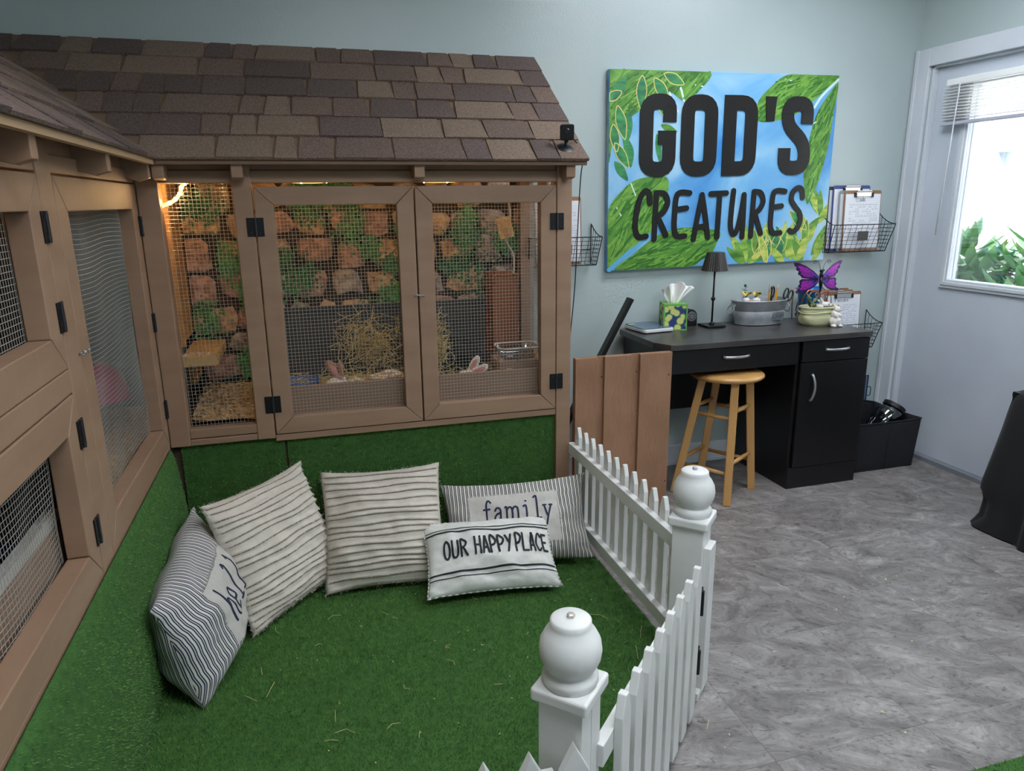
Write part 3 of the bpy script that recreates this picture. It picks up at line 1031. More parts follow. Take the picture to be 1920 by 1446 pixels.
# wicker toy on a cord
wt = thing('chew_toy', 'woven wicker chew toy hanging on a pale cord', 'pet toy', (.835, -.25, 1.07))
Mw = Matrix.Translation((.812, -.30, 1.262)) @ Matrix.Rotation(-.22, 4, 'Y')
WK = mat('wicker', (232, 206, 156), .7, col2=(204, 168, 112), vscale=40)
mb = MB().box(-.030, .030, -.004, .004, -.042, .042, Mw)
for i in range(9):
    for j in range(4):
        x0 = -.030 + j * .0155 + (i % 2) * .004
        mb.box(x0, x0 + .011, -.008, .008, -.041 + i * .0094, -.041 + i * .0094 + .006, Mw)
mb.build('woven_pad', WK, wt)
CORD = mat('pale_cord', (206, 196, 176), .7)
MB().tube(smooth_path([(.842, -.25, 1.45), (.845, -.25, 1.36), (.846, -.255, 1.30), (.83, -.256, 1.225), (.838, -.25, 1.19), (.862, -.245, 1.15), (.866, -.243, 1.10), (.862, -.243, 1.067)], 6), .0042, 8).build('cord', CORD, wt, smooth=True)

# rabbits
def rabbit(name, label, loc, rotz, col_main, col_patch, ear_up, scale=1.0, brown_ears=False):
    t = thing(name, label, 'rabbit', loc, (0, 0, rotz))
    mb = MB()
    mb.ball((-.09, 0, .055), .085, .058, .058, 20, 14)
    mb.ball((-.14, 0, .06), .062, .062, .062, 18, 12)
    mb.ball((-.01, 0, .058), .055, .046, .05, 18, 12)
    mb.ball((.055, 0, .085), .042, .032, .034, 18, 12)
    mb.ball((.085, 0, .074), .024, .021, .021, 14, 10)
    mb.ball((-.205, 0, .06), .02, .02, .02, 10, 8)
    for s in (-1, 1):
        mb.ball((.045, s * .028, .014), .034, .013, .013, 12, 8)
        mb.ball((-.12, s * .05, .03), .05, .024, .03, 12, 8)
        mb.ball((-.09, s * .055, .012), .045, .014, .012, 12, 8)
    for s, (dx, dy, dz) in zip((-1, 1), ear_up):
        d = Vector((dx, dy, dz)).normalized()
        b = Vector((.035, s * .015, .105))
        q = d.to_track_quat('Z', 'Y').to_matrix()
        mb.ball(b + d * .042, .0085, .021, .050, 12, 10, M=q)
    for v_ in mb.v:
        v_ *= scale
    m_ = bpy.data.materials.new(name + '_fur'); m_.use_nodes = True
    n, l = m_.node_tree.nodes, m_.node_tree.links
    b_ = n['Principled BSDF']; b_.inputs['Roughness'].default_value = .95
    b_.inputs['Sheen Weight'].default_value = .3
    tc = n.new('ShaderNodeTexCoord'); nz = n.new('ShaderNodeTexNoise'); nz.inputs['Scale'].default_value = 13; nz.inputs['Detail'].default_value = 1
    l.new(tc.outputs['Object'], nz.inputs['Vector'])
    cr = n.new('ShaderNodeValToRGB'); cr.color_ramp.elements[0].position = .5; cr.color_ramp.elements[1].position = .55
    cr.color_ramp.elements[0].color = lin(col_main); cr.color_ramp.elements[1].color = lin(col_patch)
    if brown_ears:
        sp = n.new('ShaderNodeSeparateXYZ'); l.new(tc.outputs['Object'], sp.inputs[0])
        gt_ = n.new('ShaderNodeMath'); gt_.operation = 'GREATER_THAN'; gt_.inputs[1].default_value = .121 * scale; l.new(sp.outputs['Z'], gt_.inputs[0])
        mx_ = n.new('ShaderNodeMath'); mx_.operation = 'MAXIMUM'; l.new(gt_.outputs[0], mx_.inputs[0]); l.new(nz.outputs['Fac'], mx_.inputs[1])
        l.new(mx_.outputs[0], cr.inputs[0])
    else:
        l.new(nz.outputs['Fac'], cr.inputs[0])
    l.new(cr.outputs[0], b_.inputs['Base Color'])
    o = mb.build('body', m_, t, world=False)
    md = o.modifiers.new('remesh', 'REMESH'); md.mode = 'VOXEL'; md.voxel_size = .004; md.use_smooth_shade = True
    sm = o.modifiers.new('smooth', 'SMOOTH'); sm.iterations = 4; sm.factor = .5
    PK = mat('inner_ear_pink', (222, 150, 140), .7)
    for s, (dx, dy, dz) in zip((-1, 1), ear_up):
        d = Vector((dx, dy, dz)).normalized()
        b = Vector((.035, s * .015, .105))
        q = d.to_track_quat('Z', 'Y').to_matrix()
        e = MB().ball(b + d * .040 + q @ Vector((.0055, 0, 0)), .0045, .012, .034, 12, 8, M=q)
        e.ball(b + d * .040 - q @ Vector((.0055, 0, 0)), .0045, .012, .034, 12, 8, M=q)
        for v_ in e.v: v_ *= scale
        e.build('inner_ear', PK if col_main[0] > 235 else mat('inner_ear_brown', (150, 112, 94), .8), t, smooth=True, world=False)
    for s in (-1, 1):
        e = MB().ball((.072, s * .0265, .094), .0065, .004, .0065, 10, 8)
        for v_ in e.v: v_ *= scale
        e.build('eye', mat('rabbit_eye', (18, 14, 12), .15), t, smooth=True, world=False)
    return t


rabbit('rabbit', 'white and fawn rabbit with brown ears behind the left mesh door', (.150, -.40, .574), PI + .25, (236, 230, 222), (176, 128, 96), ((.15, .5, .85), (.55, -.2, .85)), 1.15, True)
rabbit('rabbit', 'white rabbit with a pink upright ear behind the right mesh door', (.655, -.42, .590), PI - .15, (240, 236, 230), (236, 232, 226), ((-.5, .2, .95), (-.9, .1, .4)), .92)

# pink house and blue crock in the left hutch
tag(MB().lathe([(.0, .70), (.03, .698), (.055, .69), (.085, .66), (.1, .61), (.105, .572), (.109, .566)], 28, (-.745, -.42, .13)).build('pink_hide', mat('pink_plastic', (196, 48, 106), .35, spec=.6), smooth=True, loc=(-.745, -.42, .69)), 'glossy pink plastic dome in the left hutch', 'hide box')
tag(MB().lathe([(.0, .575), (.07, .575), (.085, .6), (.09, .655), (.095, .66), (.088, .664), (.078, .62), (.0, .60)], 28, (-.70, -1.62, 0)).lathe([(.074, .64), (.0, .645)], 20, (-.70, -1.62, 0)).build('crock_bowl', mat('navy_glaze', (40, 52, 84), .25), smooth=True, loc=(-.70, -1.62, .575)), 'dark blue crock bowl in the lower left hutch', 'bowl')
mb = MB()
for i in range(240):
    p = Vector((rb.uniform(-1.0, -.62), rb.uniform(-2.2, -1.53), .59 + rb.uniform(0, .03)))
    a = rb.uniform(0, 6.28)
    mb.tube([p, p + Vector((math.cos(a) * .04, math.sin(a) * .04, rb.uniform(-.005, .015)))], .0012, 3)
mb.build('hay', HAY, lbed)['kind'] = 'stuff'

# ------------------------------------------------------------------ lettering
FONT = {
    'O': [[(.5, 1), (.15, .86), (0, .5), (.15, .13), (.5, 0), (.85, .13), (1, .5), (.85, .86), (.5, 1)]],
    'U': [[(0, 1), (0, .35), (.12, .08), (.45, 0), (.8, .1), (.95, .4), (1, 1)]],
    'R': [[(0, 0), (.02, 1), (.55, .98), (.9, .78), (.6, .55), (.05, .48)], [(.3, .48), (1, 0)]],
    'H': [[(0, 0), (.04, 1)], [(.95, 0), (1, 1)], [(0, .5), (1, .5)]],
    'A': [[(0, 0), (.45, 1), (.6, 1), (1, 0)], [(.15, .32), (.86, .32)]],
    'P': [[(0, 0), (.03, 1), (.6, .98), (1, .76), (.65, .5), (.05, .44)]],
    'Y': [[(0, 1), (.5, .52)], [(1, 1), (.25, 0)]],
    'L': [[(0, 1), (0, .04), (.95, 0)]],
    'C': [[(1, .82), (.7, 1), (.3, .9), (0, .5), (.2, .12), (.6, 0), (1, .14)]],
    'E': [[(.95, 1), (0, .98), (.03, 0), (1, .02)], [(0, .52), (.8, .54)]],
    'T': [[(0, 1), (1, 1)], [(.5, 1), (.45, 0)]],
    # lower case with serifs, x-height .6
    'f': [[(.85, .88), (.6, 1), (.38, .85), (.35, .5), (.35, 0)], [(.05, .58), (.7, .58)], [(.1, 0), (.62, 0)]],
    'a': [[(.1, .48), (.3, .6), (.6, .56), (.68, .4), (.68, .1), (.9, .0)], [(.68, .36), (.3, .32), (.05, .16), (.25, 0), (.5, .05), (.68, .2)]],
    'm': [[(.0, .58), (.1, .58), (.1, 0)], [(.1, .42), (.25, .58), (.42, .56), (.48, .42), (.48, 0)], [(.48, .42), (.62, .58), (.8, .56), (.87, .42), (.87, 0)], [(0, 0), (.2, 0)], [(.38, 0), (.58, 0)], [(.77, 0), (.98, 0)]],
    'i': [[(.2, .58), (.5, .58), (.5, 0)], [(.15, 0), (.85, 0)], [(.46, .84), (.52, .84)]],
    'l': [[(.2, 1), (.5, 1), (.5, 0)], [(.15, 0), (.85, 0)]],
    'y': [[(.1, .58), (.45, .05)], [(.9, .58), (.45, .02), (.25, -.3), (.05, -.3)], [(0, .58), (.3, .58)], [(.7, .58), (1, .58)]],
    'h': [[(.1, 1), (.1, 0)], [(.1, .4), (.3, .6), (.6, .55), (.68, .35), (.68, .08), (.85, 0)]],
    'e': [[(.08, .32), (.7, .34), (.62, .56), (.36, .62), (.1, .45), (.08, .2), (.3, 0), (.75, .08)]],
    'o': [[(.45, .6), (.15, .5), (.05, .3), (.18, .06), (.45, 0), (.75, .1), (.85, .32), (.7, .53), (.45, .6)]],
    'r': [[(.1, .58), (.1, 0)], [(.1, .38), (.3, .56), (.6, .54)]],
    'd': [[(.7, .4), (.4, .58), (.1, .4), (.1, .15), (.35, 0), (.7, .2)], [(.75, 1), (.7, .1), (.85, 0)]],
    'n': [[(.1, .58), (.1, 0)], [(.1, .4), (.3, .58), (.6, .52), (.66, 0)]],
    'c': [[(.7, .5), (.4, .6), (.1, .38), (.15, .1), (.45, 0), (.75, .1)]],
    'k': [[(.1, 1), (.1, 0)], [(.65, .55), (.12, .25), (.7, 0)]],
}
STRAIGHT = set('HATLEY')


def write(mb, text, x, y, h, adv, wid, sw, fn, d0, d1, step=None, slant=0.0):
    for ch in text:
        if ch == ' ':
            x += adv * .75
            continue
        for stp in FONT[ch]:
            p = [(x + (a * wid * (1.55 if ch == 'm' else 1)) + slant * b * h, y + b * h) for a, b in stp]
            if ch not in STRAIGHT and len(p) > 2:
                p = [tuple(q)[:2] for q in smooth_path([Vector((a, b, 0)) for a, b in p], 5)]
            if step:
                p = [tuple(q)[:2] for q in dense([Vector((a, b, 0)) for a, b in p], step)]
            mb.stroke(p, sw, fn, d0, d1)
        x += adv if ch not in 'm' else adv * 1.5
    return x


# ------------------------------------------------------------------ pillows
def stripe_material(name, base, stripe, period, groups, rough=.9, axis=0):
    """ticking: groups = [(start, end)] fractions of the period that are dark, along UV"""
    m = bpy.data.materials.new(name); m.use_nodes = True
    n, l = m.node_tree.nodes, m.node_tree.links
    b = n['Principled BSDF']; b.inputs['Roughness'].default_value = rough
    uv = n.new('ShaderNodeUVMap'); uv.uv_map = 'cloth'
    sp = n.new('ShaderNodeSeparateXYZ'); l.new(uv.outputs[0], sp.inputs[0])
    dv = n.new('ShaderNodeMath'); dv.operation = 'DIVIDE'; dv.inputs[1].default_value = period
    l.new(sp.outputs[axis], dv.inputs[0])
    fr = n.new('ShaderNodeMath'); fr.operation = 'FRACT'; l.new(dv.outputs[0], fr.inputs[0])
    cr = n.new('ShaderNodeValToRGB'); cr.color_ramp.interpolation = 'CONSTANT'
    e = cr.color_ramp.elements
    e[0].position = 0; e[0].color = lin(base)
    e[1].position = .999; e[1].color = lin(base)
    for a, c in groups:
        e.new(a).color = lin(stripe); e.new(c).color = lin(base)
    l.new(fr.outputs[0], cr.inputs[0])
    l.new(cr.outputs[0], b.inputs['Base Color'])
    nz = n.new('ShaderNodeTexNoise'); nz.inputs['Scale'].default_value = 900
    l.new(uv.outputs[0], nz.inputs['Vector'])
    bp = n.new('ShaderNodeBump'); bp.inputs['Strength'].default_value = .3; bp.inputs['Distance'].default_value = .001
    l.new(nz.outputs['Fac'], bp.inputs['Height']); l.new(bp.outputs[0], b.inputs['Normal'])
    return m


def pillow_shape(W, H, T, ridges=None, seed=0, pin=.06, sag=0.0):
    def f(u, v, side):
        x = W / 2 * u * (1 - pin * (1 - v * v) * abs(u) ** 2)
        y = H / 2 * v * (1 - pin * 1.2 * (1 - u * u) * abs(v) ** 2)
        prof = max(0.0, (1 - abs(u) ** 2.6)) ** .62 * max(0.0, (1 - abs(v) ** 2.6)) ** .62
        wr = noise.noise(Vector((u * 2.2 + seed, v * 2.2, side * 3.0))) * .022 * prof ** .5 + noise.noise(Vector((u * 6 + seed, v * 6, side * 3.0 + 7))) * .006 * prof ** .5
        z = T / 2 * prof * (1 + sag * -v) + wr
        edge = max(abs(u), abs(v))
        cr = (abs(u) * abs(v)) ** 4
        z += .006 * cr * math.sin(u * 17 + v * 23)
        if ridges and side > 0:
            z += ridges(u, v) * min(1.0, (1 - edge) * 14 + .15)
        return x, y, side * z
    return f


def pillow(name, label, W, H, T, m, pos, rot, shape, nu=56, nv=56, group='cushions in the turf pen'):
    t = thing(name, label, 'pillow', pos, rot, group)
    vs, fs, uvs = [], [], []
    idx = {}
    for side in (1, -1):
        for i in range(nu + 1):
            for j in range(nv + 1):
                u, v = -1 + 2 * i / nu, -1 + 2 * j / nv
                if side < 0 and (i in (0, nu) or j in (0, nv)):
                    idx[(side, i, j)] = idx[(1, i, j)]
                    continue
                idx[(side, i, j)] = len(vs)
                vs.append(shape(u, v, side))
                uvs.append((u * W / 2 + 1, v * H / 2 + 1))
    for side in (1, -1):
        for i in range(nu):
            for j in range(nv):
                q = (idx[(side, i, j)], idx[(side, i + 1, j)], idx[(side, i + 1, j + 1)], idx[(side, i, j + 1)])
                fs.append(q if side > 0 else q[::-1])
    # cloth coordinate follows the surface, so stripes keep their width round the edges
    for side in (1, -1):
        for j in range(nv + 1):
            for rng in (range(nu // 2 + 1, nu + 1), range(nu // 2 - 1, -1, -1)):
                acc = 0.0
                prev = Vector(vs[idx[(side, nu // 2, j)]])
                for i in rng:
                    if side < 0 and (i in (0, nu) or j in (0, nv)):
                        continue
                    k = idx[(side, i, j)]
                    q = Vector(vs[k])
                    acc += (q - prev).length
                    prev = q
                    uvs[k] = (1 + (acc if i > nu // 2 else -acc), uvs[k][1])
    me = bpy.data.meshes.new('cover')
    me.from_pydata(vs, [], fs)
    lay = me.uv_layers.new(name='cloth')
    for lp in me.loops:
        lay.data[lp.index].uv = uvs[lp.vertex_index]
    for p in me.polygons: p.use_smooth = True
    me.materials.append(m)
    o = bpy.data.objects.new('cover', me)
    COL.objects.link(o); o.parent = t
    # seam piping round the edge
    loop = [shape(-1 + 2 * i / 40, -1, 1) for i in range(40)] + [shape(1, -1 + 2 * i / 40, 1) for i in range(40)] + [shape(1 - 2 * i / 40, 1, 1) for i in range(40)] + [shape(-1, 1 - 2 * i / 40, 1) for i in range(40)]
    return t, loop


def on_pillow(shape, W, H, lift):
    def fn(x, y, d):
        u, v = 2 * x / W, 2 * y / H
        px_, py_, pz_ = shape(max(-.99, min(.99, u)), max(-.99, min(.99, v)), 1)
        return Vector((px_, py_, pz_ + lift + d))
    return fn


R_ = math.radians
NAVY = mat('navy_thread', (36, 42, 74), .8)
INK = mat('charcoal_print', (32, 36, 44), .8)
CREAM = mat('cream_cloth', (214, 206, 192), .95, col2=(204, 196, 184), vscale=30, bump=.3, bscale=500)
TICK = stripe_material('blue_ticking', (220, 217, 208), (46, 54, 84), .0158, [(.06, .30), (.44, .66)])
TICK2 = stripe_material('navy_ticking', (224, 220, 210), (44, 48, 68), .0150, [(.06, .28), (.42, .66)])
PATCH = mat('linen_patch', (204, 200, 192), .95, col2=(194, 190, 184), vscale=50, stretch=(6, 1, 1))


def patch(t, shape, W, H, x0, x1, y0, y1, m=None, lift=.0012):
    fn = on_pillow(shape, W, H, lift)
    mb = MB().grid(lambda a, b: fn(x0 + a * (x1 - x0), y0 + b * (y1 - y0), 0), 40, 26)
    o = mb.build('patch', m or PATCH, t, smooth=True, world=False)
    fr = MB()
    rr = random.Random(3)
    for i in range(150):
        a = rr.random()
        for (p, q) in (((x0, y0 + a * (y1 - y0)), (-1, 0)), ((x1, y0 + a * (y1 - y0)), (1, 0)), ((x0 + a * (x1 - x0), y0), (0, -1)), ((x0 + a * (x1 - x0), y1), (0, 1))):
            l_ = rr.uniform(.003, .007)
            A_ = fn(p[0], p[1], .0005); B_ = fn(p[0] + q[0] * l_ + rr.uniform(-.002, .002), p[1] + q[1] * l_ + rr.uniform(-.002, .002), .001)
            fr.tube([A_, B_], .0004, 3)
    fr.build('fringe', m or PATCH, o, world=False)['kind'] = 'stuff'
    return o


# 1 ticking pillow with 'hello'
W, H, TH = .58, .36, .23
sh1 = pillow_shape(W, H, TH, seed=1.3, sag=.25)
t, loop = pillow('throw_pillow', 'blue striped pillow reading hello, standing at the left turf skirt', W, H, TH, TICK, (-.392, -1.055, .196), (R_(76), R_(-4), R_(87)), sh1)
patch(t, sh1, W, H, -.15, .17, -.10, .10)
mb = MB(); fn = on_pillow(sh1, W, H, .002)
write(mb, 'hello', -.115, -.045, .12, .056, .042, .007, fn, 0, .0012, step=.01)
mb.build('lettering', NAVY, t, world=False)


# 2, 3 cream pillows with frayed pin tucks
def tucks(n, seed, H):
    rr = random.Random(seed)
    ys = []
    y = -.97
    while y < .97:
        ys.append((y, rr.uniform(.7, 1.2)))
        y += rr.uniform(.075, .15)
    def f(u, v):
        z = 0
        for y0, k_ in ys:
            d = (v - y0 - .012 * math.sin(u * 5 + y0 * 9)) * H / 2
            if -.002 < d < .013:
                z += k_ * .0075 * (1 - d / .013) if d > 0 else k_ * .0075 * (1 + d / .002)
        return z
    return f, ys


for (lab, pos, rot, sd, W, H) in (('cream pillow with frayed tuck stripes, tilted beside the blue striped pillow', (-.160, -.805, .230), (R_(68), R_(0), R_(48)), 4, .455, .455),
                                  ('cream pillow with frayed tuck stripes, upright next to the family pillow', (.211, -.738, .208), (R_(58), R_(0), R_(-4)), 8, .445, .445)):
    rf, ys = tucks(12, sd, H)
    shp = pillow_shape(W, H, .15, ridges=rf, seed=sd)
    t, loop = pillow('throw_pillow', lab, W, H, .15, CREAM, pos, rot, shp, 48, 200)
    fr = MB(); dk = MB()
    rr = random.Random(sd + 1)
    fn = on_pillow(shp, W, H, .0)
    for y0, k_ in ys:
        yy = lambda u: (y0 + .012 * math.sin(u * 5 + y0 * 9)) * H / 2
        for i in range(120):
            u = rr.uniform(-.97, .97)
            p = fn(u * W / 2, yy(u) + .001, .001)
            fr.tube([p, p + Vector((rr.uniform(-.003, .003), -rr.uniform(.002, .006), rr.uniform(.001, .004)))], .0005, 3)
        path = [fn(u / 20 * W / 2, yy(u / 20) - .0035, .0012) for u in range(-19, 20)]
        dk.tube(path, .0016, 5)
    fr.build('fray', CREAM, t, world=False)['kind'] = 'stuff'
    dk.build('stitching', mat('taupe_thread', (132, 116, 102), .9), t, world=False)
    fz = MB()
    for i in range(520):
        p = Vector(loop[rr.randrange(len(loop))]) + Vector((rr.uniform(-.005, .005), rr.uniform(-.005, .005), 0))
        fz.tube([p, p + Vector((rr.uniform(-.006, .006), rr.uniform(-.006, .006), rr.uniform(-.006, .006)))], .0006, 3)
    fz.build('edge_fringe', CREAM, t, world=False)['kind'] = 'stuff'

# 4 navy ticking pillow with 'family'
W, H = .575, .335
sh4 = pillow_shape(W, H, .13, seed=2.2, pin=.09)
t, loop = pillow('throw_pillow', 'navy striped pillow with linen patch reading family', W, H, .13, TICK2, (.712, -.768, .170), (R_(54), R_(-2.3), R_(-10.5)), sh4)
patch(t, sh4, W, H, -.185, .165, -.095, .10)
mb = MB(); fn = on_pillow(sh4, W, H, .002)
write(mb, 'family', -.128, -.005, .082, .042, .036, .0072, fn, 0, .0012, step=.01)
mb.build('lettering', NAVY, t, world=False)

# 5 white pillow
W, H = .48, .29
sh5 = pillow_shape(W, H, .12, seed=6.1)
WHITEC = mat('white_cotton', (226, 226, 220), .95, col2=(216, 216, 210), vscale=40, bump=.3, bscale=500)
t, loop = pillow('throw_pillow', 'small white pillow printed OUR HAPPY PLACE, lying in front', W, H, .12, WHITEC, (.568, -.918, .128), (R_(37), R_(1.5), R_(-4)), sh5)
fn = on_pillow(sh5, W, H, .002)
mb = MB()
x = write(mb, 'OUR', -.175, -.022, .062, .0315, .021, .0075, fn, 0, .0012, step=.01)
x = write(mb, 'HAPPY', -.062, -.022, .066, .0285, .020, .0075, fn, 0, .0012, step=.01)
x = write(mb, 'PLACE', .088, -.022, .066, .0275, .019, .0075, fn, 0, .0012, step=.01)
mb.build('lettering', INK, t, world=False)
mb = MB()
for y0, ww in ((.092, .003), (.078, .006), (-.075, .006), (-.092, .003)):
    mb.stroke([(-.235 + .47 * k / 30, y0) for k in range(31)], ww, fn, 0, .001)
mb.build('stripe', INK, t, world=False)
mb = MB()
for k in range(0, len(loop), 2):
    mb.tube([loop[k], loop[(k + 1) % len(loop)]], .003, 6)
mb.build('piping', WHITEC, t, smooth=True, world=False)
MB().tube(loop, .0022, 6, closed=True).build('seam', mat('grey_seam', (140, 140, 138), .9), t, smooth=True, world=False)

# loose hay and shavings on the turf
mb = MB()
rr = random.Random(8)
for i in range(34):
    p = Vector((rr.uniform(-.3, .95), rr.uniform(-2.0, -.95), .0155))
    a = rr.uniform(0, 6.28); l_ = rr.uniform(.015, .07)
    mid = p + Vector((math.cos(a), math.sin(a), .05)) * l_ * .5; a2 = a + rr.uniform(-1.2, 1.2) * (rr.random() < .4)
    mb.tube([p, mid, mid + Vector((math.cos(a2), math.sin(a2), -.03)) * l_ * .5], .0009, 4)
for i in range(70):
    p = Vector((rr.uniform(-.35, .98), rr.uniform(-2.0, -.9), .0155)); a = rr.uniform(0, 6.28)
    e1 = Vector((math.cos(a), math.sin(a), .1)) * rr.uniform(.002, .006); e2 = Vector((-math.sin(a), math.cos(a), .1)) * .002
    mb.add([p - e1, p + e2, p + e1, p - e2], [(0, 1, 2, 3)])
tag(mb.build('scattered_hay', mat('pale_straw', (206, 194, 140), .8), loc=(.3, -1.4, .012)), 'stray hay stems and shavings scattered on the turf', 'hay', kind='stuff')
mb = MB()
for i in range(26):
    p = Vector((rr.uniform(1.1, 2.9), rr.uniform(-2.1, -.7), .001)); a = rr.uniform(0, 6.28)
    e1 = Vector((math.cos(a), math.sin(a), .1)) * rr.uniform(.003, .009); e2 = Vector((-math.sin(a), math.cos(a), .1)) * .003
    mb.add([p - e1, p + e2, p + e1, p - e2], [(0, 1, 2, 3)])
tag(mb.build('floor_crumbs', mat('pale_straw', (206, 194, 140), .8), loc=(2, -1.4, 0)), 'pale crumbs and shavings on the grey floor', 'crumbs', kind='stuff')

# ------------------------------------------------------------------ white picket fence
def picket_mesh(w_=.038, z0=.02, sh=.432, tip=.47, top=.010, th=.016):
    return MB().prism([(-w_ / 2, z0), (w_ / 2, z0), (w_ / 2, sh), (top / 2, tip), (-top / 2, tip), (-w_ / 2, sh)], 0, th, lambda a, b, d: Vector((a, d, b)))


fp = thing('picket_fence', 'white picket fence panel running from the hutch to the far post', 'fence', (1.02, -1.05, 0), (0, 0, -PI / 2))
# local x runs towards the camera (-y world), local y points to +x world
p0 = None
for i in range(13):
    lx = -.44 + i * .0735
    if p0 is None:
        p0 = picket_mesh(z0=.03).build('picket', WHITEP, fp, world=False, bevel=.002)
        p0.location = (lx, 0, 0)
    else:
        part_copy(p0, fp, (lx, 0, 0))
for z0, z1 in ((.352, .398), (.062, .105)):
    MB().box(-.476, .455, -.024, 0, z0, z1).build('rail', WHITEP, fp, world=False, bevel=.002)

PROF = [(0.0, .668), (.010, .668), (.033, .667), (.0365, .664), (.037, .656), (.0385, .650), (.046, .640), (.0535, .625), (.056, .608), (.054, .592), (.048, .578), (.042, .570), (.042, .566), (.0455, .564), (.050, .558), (.051, .550), (.048, .542), (.046, .540)]


def fence_post(label, loc, extra):
    t = thing('fence_post', label, 'fence post', loc, (0, 0, PI / 4), 'white fence posts')
    for a0, a1 in ((-.0425, -.0006), (.0006, .0425)):
        MB().box(a0, a1, -.0425, .0425, .0 if not extra else .0, .516).build('shaft_board', WHITEP, t, world=False, bevel=.002)
    MB().box(-.054, .054, -.054, .054, .516, .542).build('cap_plate', WHITEP, t, world=False, bevel=.006, seg=3)
    MB().lathe(PROF[::-1], 36).build('finial', WHITEP, t, smooth=True, auto=50, world=False)
    b = MB().lathe([(.0075, .667), (.0075, .674), (.005, .6755), (0, .6755)], 6).build('bolt', mat('painted_bolt', (196, 190, 182), .4, metal=.3), t, world=False)
    if extra:
        MB().box(-.030, .030, -.062, -.0425, .015, .46).build('hinge_board', WHITEP, t, world=False, bevel=.002)
        MB().box(.0425, .058, -.03, .03, .015, .46).build('hinge_board', WHITEP, t, world=False, bevel=.002)
    mb = MB()
    for s in (-1, 1):
        mb.box(-.056, .056, s * .0500 - .0075, s * .0500 + .0075, 0, .026)
        mb.box(s * .0500 - .0075, s * .0500 + .0075, -.0425, .0425, 0, .026)
    mb.build('base_trim', WHITEP, t, world=False, bevel=.003)
    return t


fence_post('white square fence post with ball finial at the far gate end', (.964, -1.615, 0), True)
fence_post('white square fence post with ball finial at the near gate end', (.398, -2.172, 0), False)
gt = thing('picket_gate', 'white picket gate hung diagonally between the two ball topped posts', 'gate', (.93, -1.718, 0), (0, 0, math.radians(225)))
p0 = None
for i in range(8):
    lx = .057 + i * .0765
    if p0 is None:
        p0 = picket_mesh(w_=.046, z0=.02, sh=.425, tip=.468, top=.016, th=.018).build('picket', WHITEP, gt, world=False, bevel=.002)
        p0.location = (lx, 0, 0)
    else:
        part_copy(p0, gt, (lx, 0, 0))
for z0, z1 in ((.352, .400), (.07, .115)):
    MB().box(.022, .668, -.022, 0, z0, z1).build('rail', WHITEP, gt, world=False, bevel=.002)
for hz in (.330, .150):
    hg = MB().box(-.012, .016, .002, .007, hz - .034, hz + .034).box(-.036, -.008, .002, .007, hz - .034, hz + .034).build('hinge', BLACKM, gt, world=False, bevel=.001)
    MB().tube([(-.010, .010, hz - .036), (-.010, .010, hz + .036)], .006, 8).build('knuckle', BLACKM, hg, world=False)
nf = thing('picket_fence', 'white pointed picket fence along the bottom picture edge', 'fence', (.2, -2.24, 0))
for i in range(6):
    x = .38 - i * .0795
    MB().prism([(x - .026, .02), (x + .026, .02), (x + .026, .415), (x, .468), (x - .026, .415)], -2.25, -2.232, lambda a, b, d: Vector((a, d, b))).build('picket', WHITEP, nf, bevel=.0015)
for z0, z1 in ((.352, .40), (.07, .115)):
    MB().box(-.06, .352, -2.232, -2.208, z0, z1).build('rail', WHITEP, nf, bevel=.002)

# ------------------------------------------------------------------ tan siding board beside the hutch
sb = thing('siding_panel', 'tan grooved siding panel standing between hutch and desk', 'panel', (1.26, -.505, 0))
edges = [1.042, 1.140, 1.158, 1.300, 1.320, 1.484]
MB().box(1.042, 1.484, -.512, -.500, .0, .738).build('sheet', TANROUGH, sb)
for a0, a1 in ((1.042, 1.138), (1.172, 1.296), (1.334, 1.484)):
    MB().box(a0, a1, -.528, -.512, .0, .738).build('siding_board', TANROUGH, sb, bevel=.002)
mb = MB()
for x, z in ((1.165, .65), (1.325, .66), (1.47, .64), (1.475, .15), (1.165, .2)):
    mb.tube([(x, -.528 if x > 1.4 else -.5125, z), (x, -.530 if x > 1.4 else -.514, z)], .004, 8)
mb.build('screw', mat('rusty_screw', (92, 60, 42), .6), sb)
# black folded stick leaning behind it
tag(MB().bar((1.018, -.20, .155), (1.437, -.20, .928), .020, .046, up=(0, -1, 0)).build('leaning_bar', BLACKD, bevel=.003, loc=(1.2, -.2, .155)), 'black flat bar leaning between hutch and desk', 'bar')

# ------------------------------------------------------------------ desk
dk = thing('desk', 'black desk with drawers and a cupboard under the painting', 'desk', (2.0, -.25, 0))
MB().prism([(1.470, -.03), (1.456, -.05), (1.456, -.40), (1.50, -.485), (1.53, -.492), (2.552, -.492), (2.556, -.486), (2.556, -.03)], .731, .757, lambda a, b, d: Vector((a, b, d))).build('top', DARKTOP, dk, bevel=.002)
MB().box(1.485, 1.505, -.46, -.04, 0, .731).build('side_panel', BLACKD, dk, bevel=.001)
MB().box(2.160, 2.178, -.462, -.04, 0, .731).box(2.535, 2.553, -.462, -.04, 0, .731).box(2.178, 2.535, -.05, -.04, 0, .731).box(2.178, 2.535, -.46, -.05, .10, .116).build('cabinet_body', BLACKD, dk, bevel=.001)
MB().box(2.160, 2.553, -.474, -.462, .0, .106).build('plinth', BLACKD, dk, bevel=.002)
MB().box(1.505, 2.16, -.055, -.043, .325, .731).build('modesty_panel', BLACKD, dk, bevel=.001)
HANDLE = mat('silver_handle', (170, 172, 176), .35, metal=.7)


